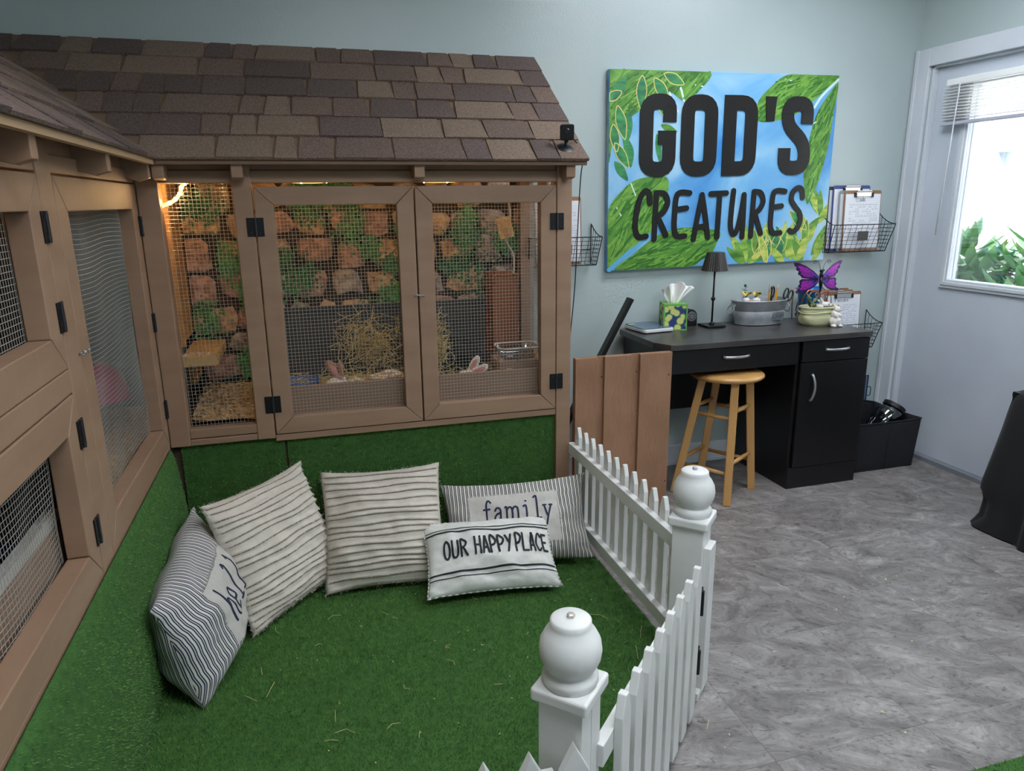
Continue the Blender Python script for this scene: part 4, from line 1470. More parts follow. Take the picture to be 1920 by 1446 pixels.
def pull(parent, c, horiz=True, L=.128):
    pts = []
    for k in range(13):
        t = k / 12
        o_ = (t - .5) * L
        d = .004 + .020 * math.sin(PI * t) ** .6
        pts.append(Vector((c[0] + (o_ if horiz else .006 * math.sin(PI * t)), c[1] - d, c[2] + (0 if horiz else o_))))
    MB().tube(pts, [.0075] + [.0062] * 11 + [.0075], 8).build('handle', HANDLE, parent, smooth=True)


d1 = MB().box(1.507, 2.158, -.476, -.460, .622, .727).build('drawer', BLACKD, dk, bevel=.002)
pull(d1, (1.828, -.476, .684))
d2 = MB().box(2.180, 2.551, -.480, -.464, .628, .727).build('drawer', BLACKD, dk, bevel=.002)
pull(d2, (2.364, -.480, .684))
d3 = MB().box(2.180, 2.551, -.480, -.464, .110, .624).build('door', BLACKD, dk, bevel=.002)
pull(d3, (2.240, -.480, .506), False)

# ------------------------------------------------------------------ stool
st = thing('bar_stool', 'round wooden stool with four splayed legs tucked at the desk', 'stool', (1.83, -.385, 0))
WOODS = mat('honey_wood', (208, 160, 98), .3, col2=(186, 136, 76), vscale=4, stretch=(1, 1, .25), detail=6, coat=.3)
MB().lathe([(0, .568), (.14, .568), (.160, .572), (.168, .580), (.168, .588), (.160, .596), (.12, .599), (0, .600)], 40, (1.845, -.39, 0)).build('seat', WOODS, st, smooth=True, auto=60)
feet = [(1.783, -.553), (2.011, -.407), (1.637, -.325), (1.865, -.180)]
cx, cy = sum(f_[0] for f_ in feet) / 4, sum(f_[1] for f_ in feet) / 4
legs = []
for fx, fy in feet:
    top_ = Vector((1.845 + (fx - cx) * .58, -.39 + (fy - cy) * .58, .572)); bot = Vector((fx, fy, 0))
    legs.append((top_, bot))
    MB().bar(bot, top_, .036, .036, up=(.55, .83, 0)).build('leg', WOODS, st, bevel=.004)
for (i, j, h_) in ((0, 2, .40), (1, 3, .40), (0, 1, .43), (2, 3, .43), (0, 2, .145), (1, 3, .15), (0, 1, .19), (2, 3, .17)):
    a = legs[i][1].lerp(legs[i][0], h_ / .572); b = legs[j][1].lerp(legs[j][0], h_ / .572)
    MB().tube([a.lerp(b, .03), a.lerp(b, .5), a.lerp(b, .97)], [.008, .0105, .008], 10).build('rung', WOODS, st, smooth=True)

# ------------------------------------------------------------------ on the desk
ZT = .757
sc_ = thing('digital_scale', 'flat digital scale with blue grey plate on the desk end', 'scale', (1.58, -.11, ZT), (0, 0, .12))
MB().prism(rrect(0, 0, .085, .095, .02), .004, .019, lambda a, b, d: Vector((a, b, d))).build('body', mat('scale_white', (214, 214, 212), .4), sc_, world=False, bevel=.003)
MB().prism(rrect(0, .005, .083, .088, .02), .019, .023, lambda a, b, d: Vector((a, b, d))).build('plate', mat('scale_plate', (86, 110, 134), .15), sc_, world=False)
MB().prism(rrect(-.055, .065, .018, .009, .004), .023, .0236, lambda a, b, d: Vector((a, b, d))).build('label_sticker', mat('sticker_green', (168, 190, 120), .6), sc_, world=False)
MB().lathe([(.006, 0), (.006, .004)], 8, (-.07, -.08, 0)).lathe([(.006, 0), (.006, .004)], 8, (.07, -.08, 0)).lathe([(.006, 0), (.006, .004)], 8, (.07, .08, 0)).lathe([(.006, 0), (.006, .004)], 8, (-.07, .08, 0)).build('foot', BLACKM, sc_, world=False)

tx = thing('tissue_box', 'cube tissue box printed with yellow pears on blue', 'tissue box', (1.708, -.112, ZT), (0, 0, -.30))
pm = bpy.data.materials.new('pear_print'); pm.use_nodes = True
n, l = pm.node_tree.nodes, pm.node_tree.links
tc = n.new('ShaderNodeTexCoord'); vo = n.new('ShaderNodeTexVoronoi'); vo.inputs['Scale'].default_value = 30
l.new(tc.outputs['Object'], vo.inputs['Vector'])
cr = n.new('ShaderNodeValToRGB'); cr.color_ramp.interpolation = 'CONSTANT'
e = cr.color_ramp.elements
e[0].position = 0; e[0].color = lin((214, 208, 128)); e[1].position = .46; e[1].color = lin((96, 160, 84))
e.new(.56).color = lin((44, 58, 120))
l.new(vo.outputs['Distance'], cr.inputs[0]); l.new(cr.outputs[0], n['Principled BSDF'].inputs['Base Color'])
n['Principled BSDF'].inputs['Roughness'].default_value = .5
GREENB = mat('box_green', (112, 176, 84), .5)
MB().box(-.054, .054, -.054, .054, 0, .125).build('carton', pm, tx, world=False, bevel=.001)
mb = MB()
for s in (-1, 1):
    for q in (-1, 1):
        mb.box(s * .0545 - .0035, s * .0545 + .0015 if s > 0 else s * .0545 + .0035, q * .0545 - .003, q * .0545 + .003, 0, .126)
    mb.box(-.055, .055, s * .0545 - .001, s * .0545 + .001, 0, .006).box(-.055, .055, s * .0545 - .001, s * .0545 + .001, .119, .126)
    mb.box(s * .0545 - .001, s * .0545 + .001, -.055, .055, 0, .006).box(s * .0545 - .001, s * .0545 + .001, -.055, .055, .119, .126)
mb.build('edge_band', GREENB, tx, world=False)
MB().prism(rrect(0, 0, .053, .053, .002), .125, .1263, lambda a, b, d: Vector((a, b, d))).build('lid', GREENB, tx, world=False)


def tissue(u, v):
    a = (u - .5) * 2
    h_ = v
    w_ = .022 + .055 * h_
    return Vector((a * w_ + .018 * h_ * h_, .012 * math.sin(a * 7 + h_ * 3) * (.3 + h_) + .006 * math.sin(a * 15), .120 + h_ * (.085 + .018 * math.cos(a * 2.2) + .006 * math.sin(a * 9))))


o = MB().grid(tissue, 40, 20).build('tissue', mat('tissue_white', (238, 236, 234), .9), tx, smooth=True, world=False)
o.modifiers.new('thick', 'SOLIDIFY').thickness = .0008

ph = thing('pencil_sharpener', 'small black pencil sharpener with round dial behind the tissue box', 'sharpener', (1.822, -.06, ZT))
arch = [(-.032, 0), (.032, 0), (.032, .05)] + [(.032 * math.cos(t), .05 + .034 * math.sin(t)) for t in [PI * k / 10 for k in range(1, 10)]] + [(-.032, .05)]
MB().prism(arch, -.03, .03, lambda a, b, d: Vector((a, d, b))).build('body', BLACKM, ph, world=False, bevel=.003)
MB().lathe([(.0, 0), (.024, 0), (.024, .004), (.018, .005), (0, .005)], 24, (0, -.03, .05), M=Matrix.Rotation(PI / 2, 3, 'X')).build('dial', mat('dial_grey', (120, 120, 124), .4, metal=.4), ph, world=False)
mb = MB()
for k in range(8):
    t_ = 2 * PI * k / 8
    mb.lathe([(.0035, 0), (.0035, .0006)], 10, (.015 * math.cos(t_), -.0352, .05 + .015 * math.sin(t_)), M=Matrix.Rotation(PI / 2, 3, 'X'))
mb.build('hole', mat('dial_hole_shade', (20, 20, 22), .5), ph, world=False)  # flat dark discs, painted as the shade inside the holes

lp = thing('table_lamp', 'slim black table lamp with pleated shade on the desk', 'lamp', (1.912, -.13, ZT))
BLK = mat('lamp_black', (22, 22, 24), .35, metal=.3)
MB().box(-.05, .05, -.05, .05, 0, .012).build('base', BLK, lp, world=False, bevel=.003)
MB().tube([(0, 0, .012), (0, 0, .33)], .0045, 12).lathe([(.0, .012), (.014, .012), (.010, .020), (.0045, .024)], 16).build('pole', BLK, lp, smooth=True, world=False)
MB().ball((0, 0, .138), .011).build('knob', BLK, lp, smooth=True, world=False)
mb = MB()
nP = 36
vs = []
for (r_, z_) in ((.064, .275), (.042, .362)):
    for k in range(nP * 2):
        t_ = PI * k / nP
        r2 = r_ * (1.0 if k % 2 == 0 else .955)
        vs.append((r2 * math.cos(t_), r2 * math.sin(t_), z_))
N2 = nP * 2
fs = [(k, (k + 1) % N2, N2 + (k + 1) % N2, N2 + k) for k in range(N2)] + [tuple(range(N2, 2 * N2))]
mb.add(vs, fs).build('shade', mat('pleated_shade', (40, 36, 34), .4, spec=.6), lp, world=False)

GALV = mat('galvanised', (176, 180, 184), .4, metal=.45, col2=(140, 145, 151), vscale=14, detail=5)
gb = thing('galvanised_tub', 'oval galvanised metal tub with ring handles on the desk', 'tub', (2.178, -.125, ZT))
prof = [(.0, .002), (.120, .002), (.127, .004), (.129, .03), (.138, .068), (.134, .072), (.142, .078), (.150, .118), (.154, .122), (.150, .125), (.147, .118), (.136, .07), (.124, .012), (0, .010)]
MB().lathe(prof, 48, sy=.62).build('shell', GALV, gb, smooth=True, auto=60, world=False)
for s in (-1, 1):
    c = Vector((s * .151, 0, .098))
    MB().tube([c + Vector((s * (.004 + .012 * (1 - math.cos(t)) * .5), .026 * math.sin(t) * 1.0, -.022 + .022 * math.cos(t))) for t in [2 * PI * k / 20 for k in range(20)]], .003, 8, closed=True).build('ring_handle', GALV, gb, smooth=True, world=False)
    MB().box(s * .149 - .004, s * .149 + .004, -.018, .018, .094, .106).build('handle_clip', GALV, gb, world=False)
MB().prism(rrect(0, 0, .032, .020, .003), .0, .002, lambda a, b, d: Vector((.055 + a, -.081 - d, .047 + b))).build('plate', mat('worn_plate', (104, 108, 114), .5, metal=.6, col2=(150, 154, 160), vscale=60), gb, world=False)

# pencils and scissors in the tub, and small butterfly figures on its rim
PEN = mat('pencil_yellow', (222, 158, 48), .4)
for i, (x, y, lx, ly, tl, c) in enumerate(((2.255, -.10, .004, .01, .185, 0), (2.266, -.12, .012, .0, .178, 0), (2.278, -.11, .02, .01, .182, 0), (2.245, -.115, -.006, .0, .175, 0))):
    pc = thing('pencil', ['yellow pencil at the left of the bunch in the tub', 'second yellow pencil in the tub bunch', 'yellow pencil standing nearest the scissors', 'yellow pencil furthest left beside the black scissor loop'][i], 'pencil', (x, y, ZT + .013), group='pencils in the galvanised tub')
    a, b = Vector((0, 0, 0)), Vector((lx, ly, tl - .025))
    MB().tube([a, b], .0038, 6).build('barrel', PEN, pc, world=False)
    d = (b - a).normalized()
    MB().tube([b, b + d * .009], .0042, 10).build('ferrule', STEEL, pc, world=False)
    MB().tube([b + d * .009, b + d * .018], .0040, 10).build('eraser', mat('eraser_pink', (228, 190, 184), .7), pc, world=False)


def scissors(label, loc, lean, rz, spread):
    t = thing('scissors', label, 'scissors', loc, (0, lean, rz), 'scissors in the galvanised tub')
    for s in (-1, 1):
        bl_ = MB().bar((s * .004, s * .001, 0), (-s * .003, s * .001, .10), .012, .0015, up=(0, 1, 0)).build('blade', STEEL, t, world=False)
        ring = [Vector((s * (.013 + spread) + .014 * math.cos(t_), 0, .135 + .026 * math.sin(t_))) for t_ in [2 * PI * k / 20 for k in range(20)]]
        MB().tube(ring, .0042, 8, closed=True).bar((-s * .002, s * .001, .092), (s * (.010 + spread), 0, .113), .009, .006, up=(0, 1, 0)).build('handle', mat('scissor_black', (24, 24, 26), .4), t, smooth=True, world=False)
    return t


scissors('black handled scissors standing upright among the pencils', (2.272, -.085, ZT + .013), .05, .5, 0.0)
scissors('black handled scissors leaning right out of the tub', (2.295, -.135, ZT + .013), .38, .2, .004)
YEL = mat('bee_yellow', (216, 184, 62), .5); 
for i, (x, y) in enumerate(((2.075, -.165), (2.118, -.185))):
    f_ = thing('butterfly_figure', ['small yellow butterfly figure at the left of the tub rim', 'small yellow butterfly figure beside the sprig'][i], 'figurine', (x, y, ZT + .115), (0, 0, .3 - i * .5), 'butterfly figures on the tub')
    f_.scale = (1.5, 1.5, 1.5)
    MB().ball((0, 0, .008), .013, .010, .010).build('flower_base', mat('white_clay', (228, 224, 222), .6), f_, smooth=True, world=False)
    MB().tube([(-.006, 0, .018), (.008, 0, .026)], [.0025, .002], 8).build('body', mat('figure_black', (24, 22, 20), .5), f_, world=False)
    for s in (-1, 1):
        wg = MB().prism([(0, 0), (.012, .012), (.005, .020), (-.008, .018), (-.010, .006)], 0, .001, lambda a, b, d: Vector((a + .001, s * (.002 + b * .55 + d), .021 + b * .75))).build('wing', YEL, f_, world=False)
        MB().prism([(.004, .011), (.010, .013), (.004, .018), (-.003, .016)], -.0004, .0014, lambda a, b, d: Vector((a + .001, s * (.002 + b * .55 + d), .021 + b * .75))).build('wing_marking', mat('figure_black', (24, 22, 20), .5), wg, world=False)
    if i == 0:
        MB().ball((.014, -.006, .006), .005, .004, .004).build('rosebud', mat('bud_pink', (224, 150, 170), .6), f_, smooth=True, world=False)
sg = thing('plant_sprig', 'small green sprig growing up behind the tub rim', 'plant', (2.10, -.11, ZT + .012))
MB().tube(smooth_path([(0, 0, 0), (.002, 0, .08), (-.003, 0, .13), (.004, 0, .17)], 4), .0015, 6).build('stem', mat('sprig_stem', (86, 112, 60), .7), sg, smooth=True, world=False)
for k, (z_, a_) in enumerate(((.115, .3), (.13, 2.6), (.15, -.4), (.155, 3.4), (.172, 1.2), (.172, 4.5), (.165, 5.6))):
    mb = MB()
    leaf_blade(mb, (0, 0, z_), (math.cos(a_), math.sin(a_) * .6, .35), (0, 0, 1), .022, .013, -.2, 3)
    mb.build('leaf', mat('sprig_leaf', (70, 104, 62), .5), sg, smooth=True, world=False)

# copper scroll stand with blue pot, butterfly ornament
cs_ = thing('scroll_stand', 'copper wire scroll stand around the blue pot', 'plant stand', (2.487, -.105, ZT))
COP = mat('copper_wire', (186, 124, 92), .35, metal=.85)


def scroll(c, r0, r1, turns, a0, sgn, P):
    return [P(c[0] + (r0 + (r1 - r0) * t) * math.cos(a0 + sgn * turns * 2 * PI * t), c[1] + (r0 + (r1 - r0) * t) * math.sin(a0 + sgn * turns * 2 * PI * t)) for t in [k / 26 for k in range(27)]]


Pf = lambda a, b: Vector((a, -.078, b))
for s in (-1, 1):
    MB().tube([(s * .074, -.03, 0), (s * .078, -.03, .06), (s * .072, -.05, .13), (s * .060, -.066, .160)], .003, 8).tube([(s * .055, .05, 0), (s * .062, .05, .08), (s * .058, .05, .158)], .003, 8).build('leg', COP, cs_, smooth=True, world=False)
    pth_ = scroll((s * .018, .139), .016, .004, 1.5, PI / 2, s, Pf)
    arc_ = [Pf(s * .072, .09), Pf(s * .068, .125), Pf(s * .05, .152), Pf(s * .018, .155)]
    MB().tube(smooth_path(arc_, 5)[:-1] + pth_, .0022, 6).build('scroll', COP, cs_, smooth=True, world=False)
    sp_ = scroll((s * .086, .035), .014, .004, 1.4, PI / 2, -s, lambda a, b: Vector((a, -.03, b)))
    MB().tube([(s * .076, -.03, .115), (s * .092, -.03, .09), (s * .098, -.03, .055)] + sp_, .0022, 6).build('side_scroll', mat('black_wire', (28, 26, 26), .4, metal=.5) if s < 0 else COP, cs_, smooth=True, world=False)
MB().tube([(.066 * math.cos(t_), .066 * math.sin(t_), .158) for t_ in [2 * PI * k / 32 for k in range(32)]], .003, 8, closed=True).build('ring', COP, cs_, smooth=True, world=False)
tag(MB().lathe([(0, .012), (.038, .012), (.041, .016), (.058, .150), (.0625, .152), (.0625, .168), (.058, .168), (.055, .150), (.038, .03), (0, .03)], 36, (2.487, -.105, ZT)).build('blue_pot', mat('blue_glaze', (36, 128, 204), .3), smooth=True, loc=(2.487, -.105, ZT)), 'bright blue flower pot in the copper scroll stand', 'pot')

bf = thing('butterfly_ornament', 'purple metal butterfly ornament with curled antennae above the blue pot', 'ornament', (2.497, -.172, ZT + .07), (0, -.03, -.12))
bf.scale = (1, 1, .82)
BT, BO = .28, 0
MAG = mat('wing_magenta', (190, 60, 190), .3, metal=.35, col2=(150, 44, 168), vscale=60)
VIO = mat('wing_violet', (92, 66, 176), .3, metal=.35, col2=(120, 80, 200), vscale=50)
PUR = mat('wing_dark_purple', (70, 30, 96), .35, metal=.35, col2=(52, 22, 78), vscale=40)
for s in (-1, 1):
    up_ = [(.008, .19), (.035, .225), (.075, .260), (.112, .280), (.132, .280), (.128, .262), (.118, .252), (.120, .236), (.108, .228), (.110, .208), (.098, .200), (.090, .186), (.05, .178), (.010, .172)]
    lo_ = [(.010, .172), (.05, .178), (.090, .180), (.102, .168), (.098, .150), (.106, .138), (.098, .124), (.112, .108), (.106, .096), (.090, .100), (.070, .102), (.048, .114), (.028, .132), (.010, .158)]
    Pw = lambda a, b, d, s=s: Vector((s * a, .25 * a - d, b))
    for nm, poly in (('upper_wing', up_), ('lower_wing', lo_)):
        wg = MB().prism(poly, 0, .0015, Pw).build(nm, PUR, bf, world=False)
        cx_, cy_ = (.055, .215) if nm == 'upper_wing' else (.06, .146)
        inner = [(cx_ + (a - cx_) * .74, cy_ + (b - cy_) * .70) for a, b in poly]
        MB().prism(inner, .0015, .0025, Pw).build('wing_panel', MAG, wg, world=False)
        c2 = (.028, .195) if nm == 'upper_wing' else (.032, .158)
        inner2 = [(c2[0] + (a - cx_) * .36, c2[1] + (b - cy_) * .36) for a, b in poly]
        MB().prism(inner2, .0025, .0032, Pw).build('wing_heart', VIO, wg, world=False)
        vn = MB()
        for k in (3, 5, 8, 10):
            q = inner[k % len(inner)]
            vn.tube([Pw(.012, .178, .0035), Pw(q[0], q[1], .0035)], .0006, 4)
        vn.build('vein', PUR, wg, world=False)
    ant = [Vector((s * .004, -.002, .225)), Vector((s * .010, -.002, .255)), Vector((s * .022, -.002, .282)), Vector((s * .036, -.002, .292))] + scroll((s * .037, .281), .011, .003, 1.3, PI / 2, -s, lambda a, b: Vector((a, -.002, b)))
    MB().tube(smooth_path(ant, 2), .0010, 5).build('antenna', mat('black_wire', (28, 26, 26), .4, metal=.5), bf, smooth=True, world=False)
    MB().tube(scroll((s * .108, .100), .009, .003, 1.1, PI / 2, -s, lambda a, b: Vector((a, .025, b))), .0028, 6).build('tail_curl', PUR, bf, smooth=True, world=False)
    MB().tube([(s * .034, .004, .155), (s * .034, -.012, .165), (s * .034, -.012, .190), (s * .034, .006, .197)], .0016, 6).build('wire_loop', mat('black_wire', (28, 26, 26), .4, metal=.5), bf, smooth=True, world=False)
MB().ball((0, -.004, .225), .010).ball((0, -.004, .200), .011, .010, .020).tube([(0, -.004, .19), (0, -.004, .15), (0, -.002, .10)], [.010, .0095, .003], 10).build('body', mat('ornament_black', (22, 22, 34), .35, metal=.3), bf, smooth=True, world=False)
for s in (-1, 1):
    MB().ball((s * .008, -.008, .231), .005).build('eye', mat('ornament_black', (22, 22, 34), .35), bf, smooth=True, world=False)
MB().tube([(0, .002, .11), (0, .004, .0), (0, .010, -.075)], .002, 6).build('stake', mat('black_wire', (28, 26, 26), .4), bf, world=False)

# bunny planter
bp_ = thing('bunny_planter', 'pale green sack shaped planter with two white rabbits at the desk end', 'planter', (2.432, -.255, ZT))
SACK = mat('sack_glaze', (206, 206, 164), .5, col2=(190, 190, 146), vscale=20)
mb = MB()


def sack(u, v):
    t_ = 2 * PI * u
    z_ = v * .092
    r_ = .080 + .016 * math.sin(PI * min(1, v * 1.15)) + (.008 if v > .72 else 0) + .003 * math.sin(5 * t_ + 4 * v)
    if v < .05: r_ -= .010
    return Vector((r_ * math.cos(t_) * 1.10, r_ * math.sin(t_) * .66, z_))


mb.grid(sack, 48, 22, cu=True)
mb.lathe([(.0, .074), (.088, .074)], 48, sx=1.10, sy=.66, cap=False)
mb.build('sack', SACK, bp_, smooth=True, world=False)
MB().tube([Vector((.106 * math.cos(t_), .0635 * math.sin(t_), .091)) for t_ in [2 * PI * k / 40 for k in range(40)]], .004, 8, closed=True).tube([Vector((.107 * math.cos(t_), .064 * math.sin(t_), .066 + .003 * math.sin(3 * t_))) for t_ in [2 * PI * k / 40 for k in range(40)]], .003, 8, closed=True).build('rolled_rim', SACK, bp_, smooth=True, world=False)
MB().lathe([(.0, .080), (.09, .078)], 30, sx=1.08, sy=.62, cap=False).build('soil', mat('soil', (50, 38, 30), .95), bp_, world=False)
WR = mat('ceramic_white', (226, 222, 218), .45, col2=(206, 198, 192), vscale=40)
# upright rabbit in front
mb = MB().ball((.038, -.072, .026), .030, .026, .028).ball((.038, -.070, .056), .022, .019, .024).ball((.044, -.074, .084), .017, .015, .015).ball((.056, -.084, .082), .008, .007, .007).ball((.018, -.090, .006), .012, .016, .007).ball((.056, -.090, .006), .012, .016, .007)
mb.ball((.034, -.062, .100), .006, .004, .016, M=Matrix.Rotation(-.5, 3, 'Y')).ball((.046, -.062, .102), .006, .004, .016, M=Matrix.Rotation(-.1, 3, 'Y')).ball((.026, -.088, .055), .006, .012, .010).ball((.052, -.088, .055), .006, .012, .010)
o = mb.build('standing_rabbit', WR, bp_, world=False)
md = o.modifiers.new('remesh', 'REMESH'); md.mode = 'VOXEL'; md.voxel_size = .0022; md.use_smooth_shade = True
mb = MB().ball((.006, -.035, .104), .024, .016, .015).ball((.024, -.042, .100), .011, .010, .009).ball((-.020, -.030, .094), .020, .014, .012)
mb.ball((-.012, -.030, .122), .018, .004, .007, M=Matrix.Rotation(.9, 3, 'Y')).ball((-.018, -.022, .118), .018, .004, .007, M=Matrix.Rotation(.6, 3, 'Y'))
o = mb.build('peeking_rabbit', WR, bp_, world=False)
md = o.modifiers.new('remesh', 'REMESH'); md.mode = 'VOXEL'; md.voxel_size = .0022; md.use_smooth_shade = True
MB().ball((.012, -.0500, .108), .0032).ball((.0525, -.0870, .088), .0022).build('eye', mat('rabbit_eye', (18, 14, 12), .15), bp_, smooth=True, world=False)
MB().ball((.0635, -.0885, .083), .003).build('nose', mat('nose_pink', (220, 140, 120), .5), bp_, smooth=True, world=False)
rr = random.Random(4)
for k in range(15):
    a_ = rr.uniform(0, 6.28); z_ = rr.uniform(.085, .135)
    mb = MB()
    leaf_blade(mb, (-.045 + .012 * math.cos(a_), -.01 + .012 * math.sin(a_), z_), (math.cos(a_), math.sin(a_), rr.uniform(-.2, .6)), (0, 0, 1), rr.uniform(.024, .036), rr.uniform(.012, .018), -.5, 4)
    mb.build('leaf', mat('succulent_leaf', (104, 130, 78), .4, col2=(76, 104, 60), vscale=40), bp_, smooth=True, world=False)
MB().tube([(-.045, -.01, .078), (-.047, -.01, .11), (-.044, -.012, .135)], .0035, 8).tube([(-.06, -.012, .078), (-.063, -.012, .105)], .005, 8).build('stem', mat('succulent_stem', (140, 130, 84), .6), bp_, smooth=True, world=False)

# ------------------------------------------------------------------ painting
PX0, PX1, PZ0 = 1.388, 2.612, 1.046
pt = thing('canvas_painting', "large canvas painting of jungle leaves reading GOD'S CREATURES", 'painting', (2.0, -.002, PZ0), (0, R_(-.6), 0))
PW, PH = 1.22, .895
CT = .030
bg = bpy.data.materials.new('painted_sky'); bg.use_nodes = True
n, l = bg.node_tree.nodes, bg.node_tree.links
tc = n.new('ShaderNodeTexCoord'); nz = n.new('ShaderNodeTexNoise'); nz.inputs['Scale'].default_value = 2.6; nz.inputs['Detail'].default_value = 4; nz.inputs['Distortion'].default_value = .6
l.new(tc.outputs['Object'], nz.inputs['Vector'])
cr = n.new('ShaderNodeValToRGB'); e = cr.color_ramp.elements
e[0].position = .34; e[0].color = lin((58, 136, 206)); e[1].position = .70; e[1].color = lin((176, 212, 232))
e.new(.5).color = lin((112, 176, 222))
l.new(nz.outputs['Fac'], cr.inputs[0]); l.new(cr.outputs[0], n['Principled BSDF'].inputs['Base Color'])
n['Principled BSDF'].inputs['Roughness'].default_value = .45
MB().box(-PW / 2, PW / 2, -CT, 0, 0, PH).build('canvas', bg, pt, world=False, bevel=.003)


def Pp(u, v, d):
    return Vector((u - PW / 2, -CT - d, v))


def clip(poly):
    return [(min(PW - .001, max(.001, a)), min(PH - .001, max(.001, b))) for a, b in poly]


def leafmat(name, c1, c2, ang, sc=9.0):
    if name in MATS: return MATS[name]
    m = bpy.data.materials.new(name); m.use_nodes = True
    n, l = m.node_tree.nodes, m.node_tree.links
    tc = n.new('ShaderNodeTexCoord'); mp = n.new('ShaderNodeMapping')
    mp.inputs['Rotation'].default_value = (0, ang, 0); mp.inputs['Scale'].default_value = (1, 1, 2.6)
    l.new(tc.outputs['Object'], mp.inputs[0])
    nz = n.new('ShaderNodeTexNoise'); nz.inputs['Scale'].default_value = sc; nz.inputs['Detail'].default_value = 5; nz.inputs['Distortion'].default_value = .5
    l.new(mp.outputs[0], nz.inputs['Vector'])
    cr = n.new('ShaderNodeValToRGB'); cr.color_ramp.elements[0].position = .35; cr.color_ramp.elements[1].position = .68
    cr.color_ramp.elements[0].color = lin(c1); cr.color_ramp.elements[1].color = lin(c2)
    l.new(nz.outputs['Fac'], cr.inputs[0]); l.new(cr.outputs[0], n['Principled BSDF'].inputs['Base Color'])
    n['Principled BSDF'].inputs['Roughness'].default_value = .45
    MATS[name] = m
    return m


LG = leafmat('leaf_green_a', (44, 100, 28), (108, 164, 60), .6)
LG2 = leafmat('leaf_green_b', (54, 112, 34), (124, 176, 72), -.7)
LD = leafmat('leaf_deep', (26, 104, 70), (70, 156, 84), .3, 14)
LY = leafmat('leaf_yellow', (96, 158, 50), (204, 208, 96), .4, 12)
EDGE = mat('leaf_edge_paint', (214, 204, 120), .5)
PALE = mat('pale_stroke_paint', (206, 232, 226), .5)


def inside(p, poly):
    c = False
    n_ = len(poly)
    for i in range(n_):
        (x1, y1), (x2, y2) = poly[i], poly[(i + 1) % n_]
        if (y1 > p[1]) != (y2 > p[1]) and p[0] < (x2 - x1) * (p[1] - y1) / (y2 - y1 + 1e-12) + x1:
            c = not c
    return c


BRUSH = [mat('brush_dark', (48, 106, 34), .45), mat('brush_mid', (84, 142, 48), .45), mat('brush_light', (118, 170, 68), .45)]


def brush_strokes(o, p, ang, d):
    xs = [q[0] for q in p]; ys = [q[1] for q in p]
    for bm_ in BRUSH:
        mb = MB()
        for _ in range(int(420 * (max(xs) - min(xs)) * (max(ys) - min(ys)) * 2.2)):
            x, y = rnd.uniform(min(xs), max(xs)), rnd.uniform(min(ys), max(ys))
            a = ang + rnd.uniform(-.35, .35); l_ = rnd.uniform(.04, .10)
            q = [(x + math.cos(a) * l_ * t, y + math.sin(a) * l_ * t + .006 * t * t) for t in (0, .5, 1)]
            if all(inside(k, p) for k in q):
                mb.stroke(q, rnd.uniform(.004, .010), Pp, d, d + rnd.uniform(.0001, .0003))
        if mb.v:
            mb.build('brush_stroke', bm_, o, world=False)['kind'] = 'stuff'


def pleaf(poly, m, d, outline=None, sm=True, brush=None):
    p = clip([tuple(q)[:2] for q in smooth_path([Vector((a, b, 0)) for a, b in poly], 5, True)]) if sm else clip(poly)
    o = MB().prism(p, d, d + .0004, Pp).build('painted_leaf', m, pt, world=False)
    if brush is not None:
        brush_strokes(o, p, brush, d + .0004)
    if outline:
        MB().stroke(p, .004, Pp, d + .0004, d + .0006, closed=True).build('leaf_outline', outline, o, world=False)
    return o


# big banana leaves
pleaf([(.0, .895), (.26, .895), (.507, .895), (.44, .80), (.375, .765), (.30, .80), (.22, .76), (.12, .70), (.03, .62), (.0, .50)], LG, .0003, brush=.7)
pleaf([(1.22, .895), (1.06, .895), (.919, .889), (.83, .83), (.772, .77), (.765, .70), (.80, .675), (.914, .69), (1.0, .72), (1.085, .777), (1.16, .84)], LG2, .0003, brush=.45)
pleaf([(1.22, .86), (1.205, .72), (1.19, .56), (1.15, .40), (1.12, .33), (1.093, .285), (1.07, .36), (1.058, .45), (1.07, .56), (1.088, .66), (1.12, .74), (1.17, .81)], LG, .0003, brush=1.1)
pleaf([(.30, .425), (.22, .43), (.13, .412), (.06, .36), (.003, .285), (.0, .15), (.005, .01), (.07, .06), (.14, .11), (.212, .16), (.26, .22), (.295, .30), (.31, .37)], LG2, .0003, brush=.9)
pleaf([(.04, .003), (.13, .07), (.23, .141), (.31, .175), (.398, .19), (.50, .185), (.60, .162), (.585, .11), (.556, .06), (.50, .03), (.445, .003), (.25, .0)], LG, .0003, brush=.3)
# pale blue ribs between them
for path, wd in (([(.01, .005), (.10, .075), (.20, .15), (.235, .175)], .022), ([(1.215, .875), (1.13, .80), (1.09, .745)], .012), ([(.375, .765), (.36, .81), (.345, .84)], .010), ([(.30, .80), (.32, .75), (.345, .72)], .009), ([(.913, .87), (.96, .862)], .006), ([(.43, .835), (.47, .83)], .006), ([(1.09, .67), (1.13, .69)], .006), ([(.115, .40), (.14, .345)], .006), ([(.04, .30), (.07, .25)], .006), ([(.255, .305), (.29, .31)], .006)):
    MB().stroke([tuple(q)[:2] for q in smooth_path([Vector((a, b, 0)) for a, b in path], 4)], wd, Pp, .0003, .0009).build('painted_rib', PALE if wd < .02 else mat('sky_stroke', (96, 172, 214), .5), pt, world=False)
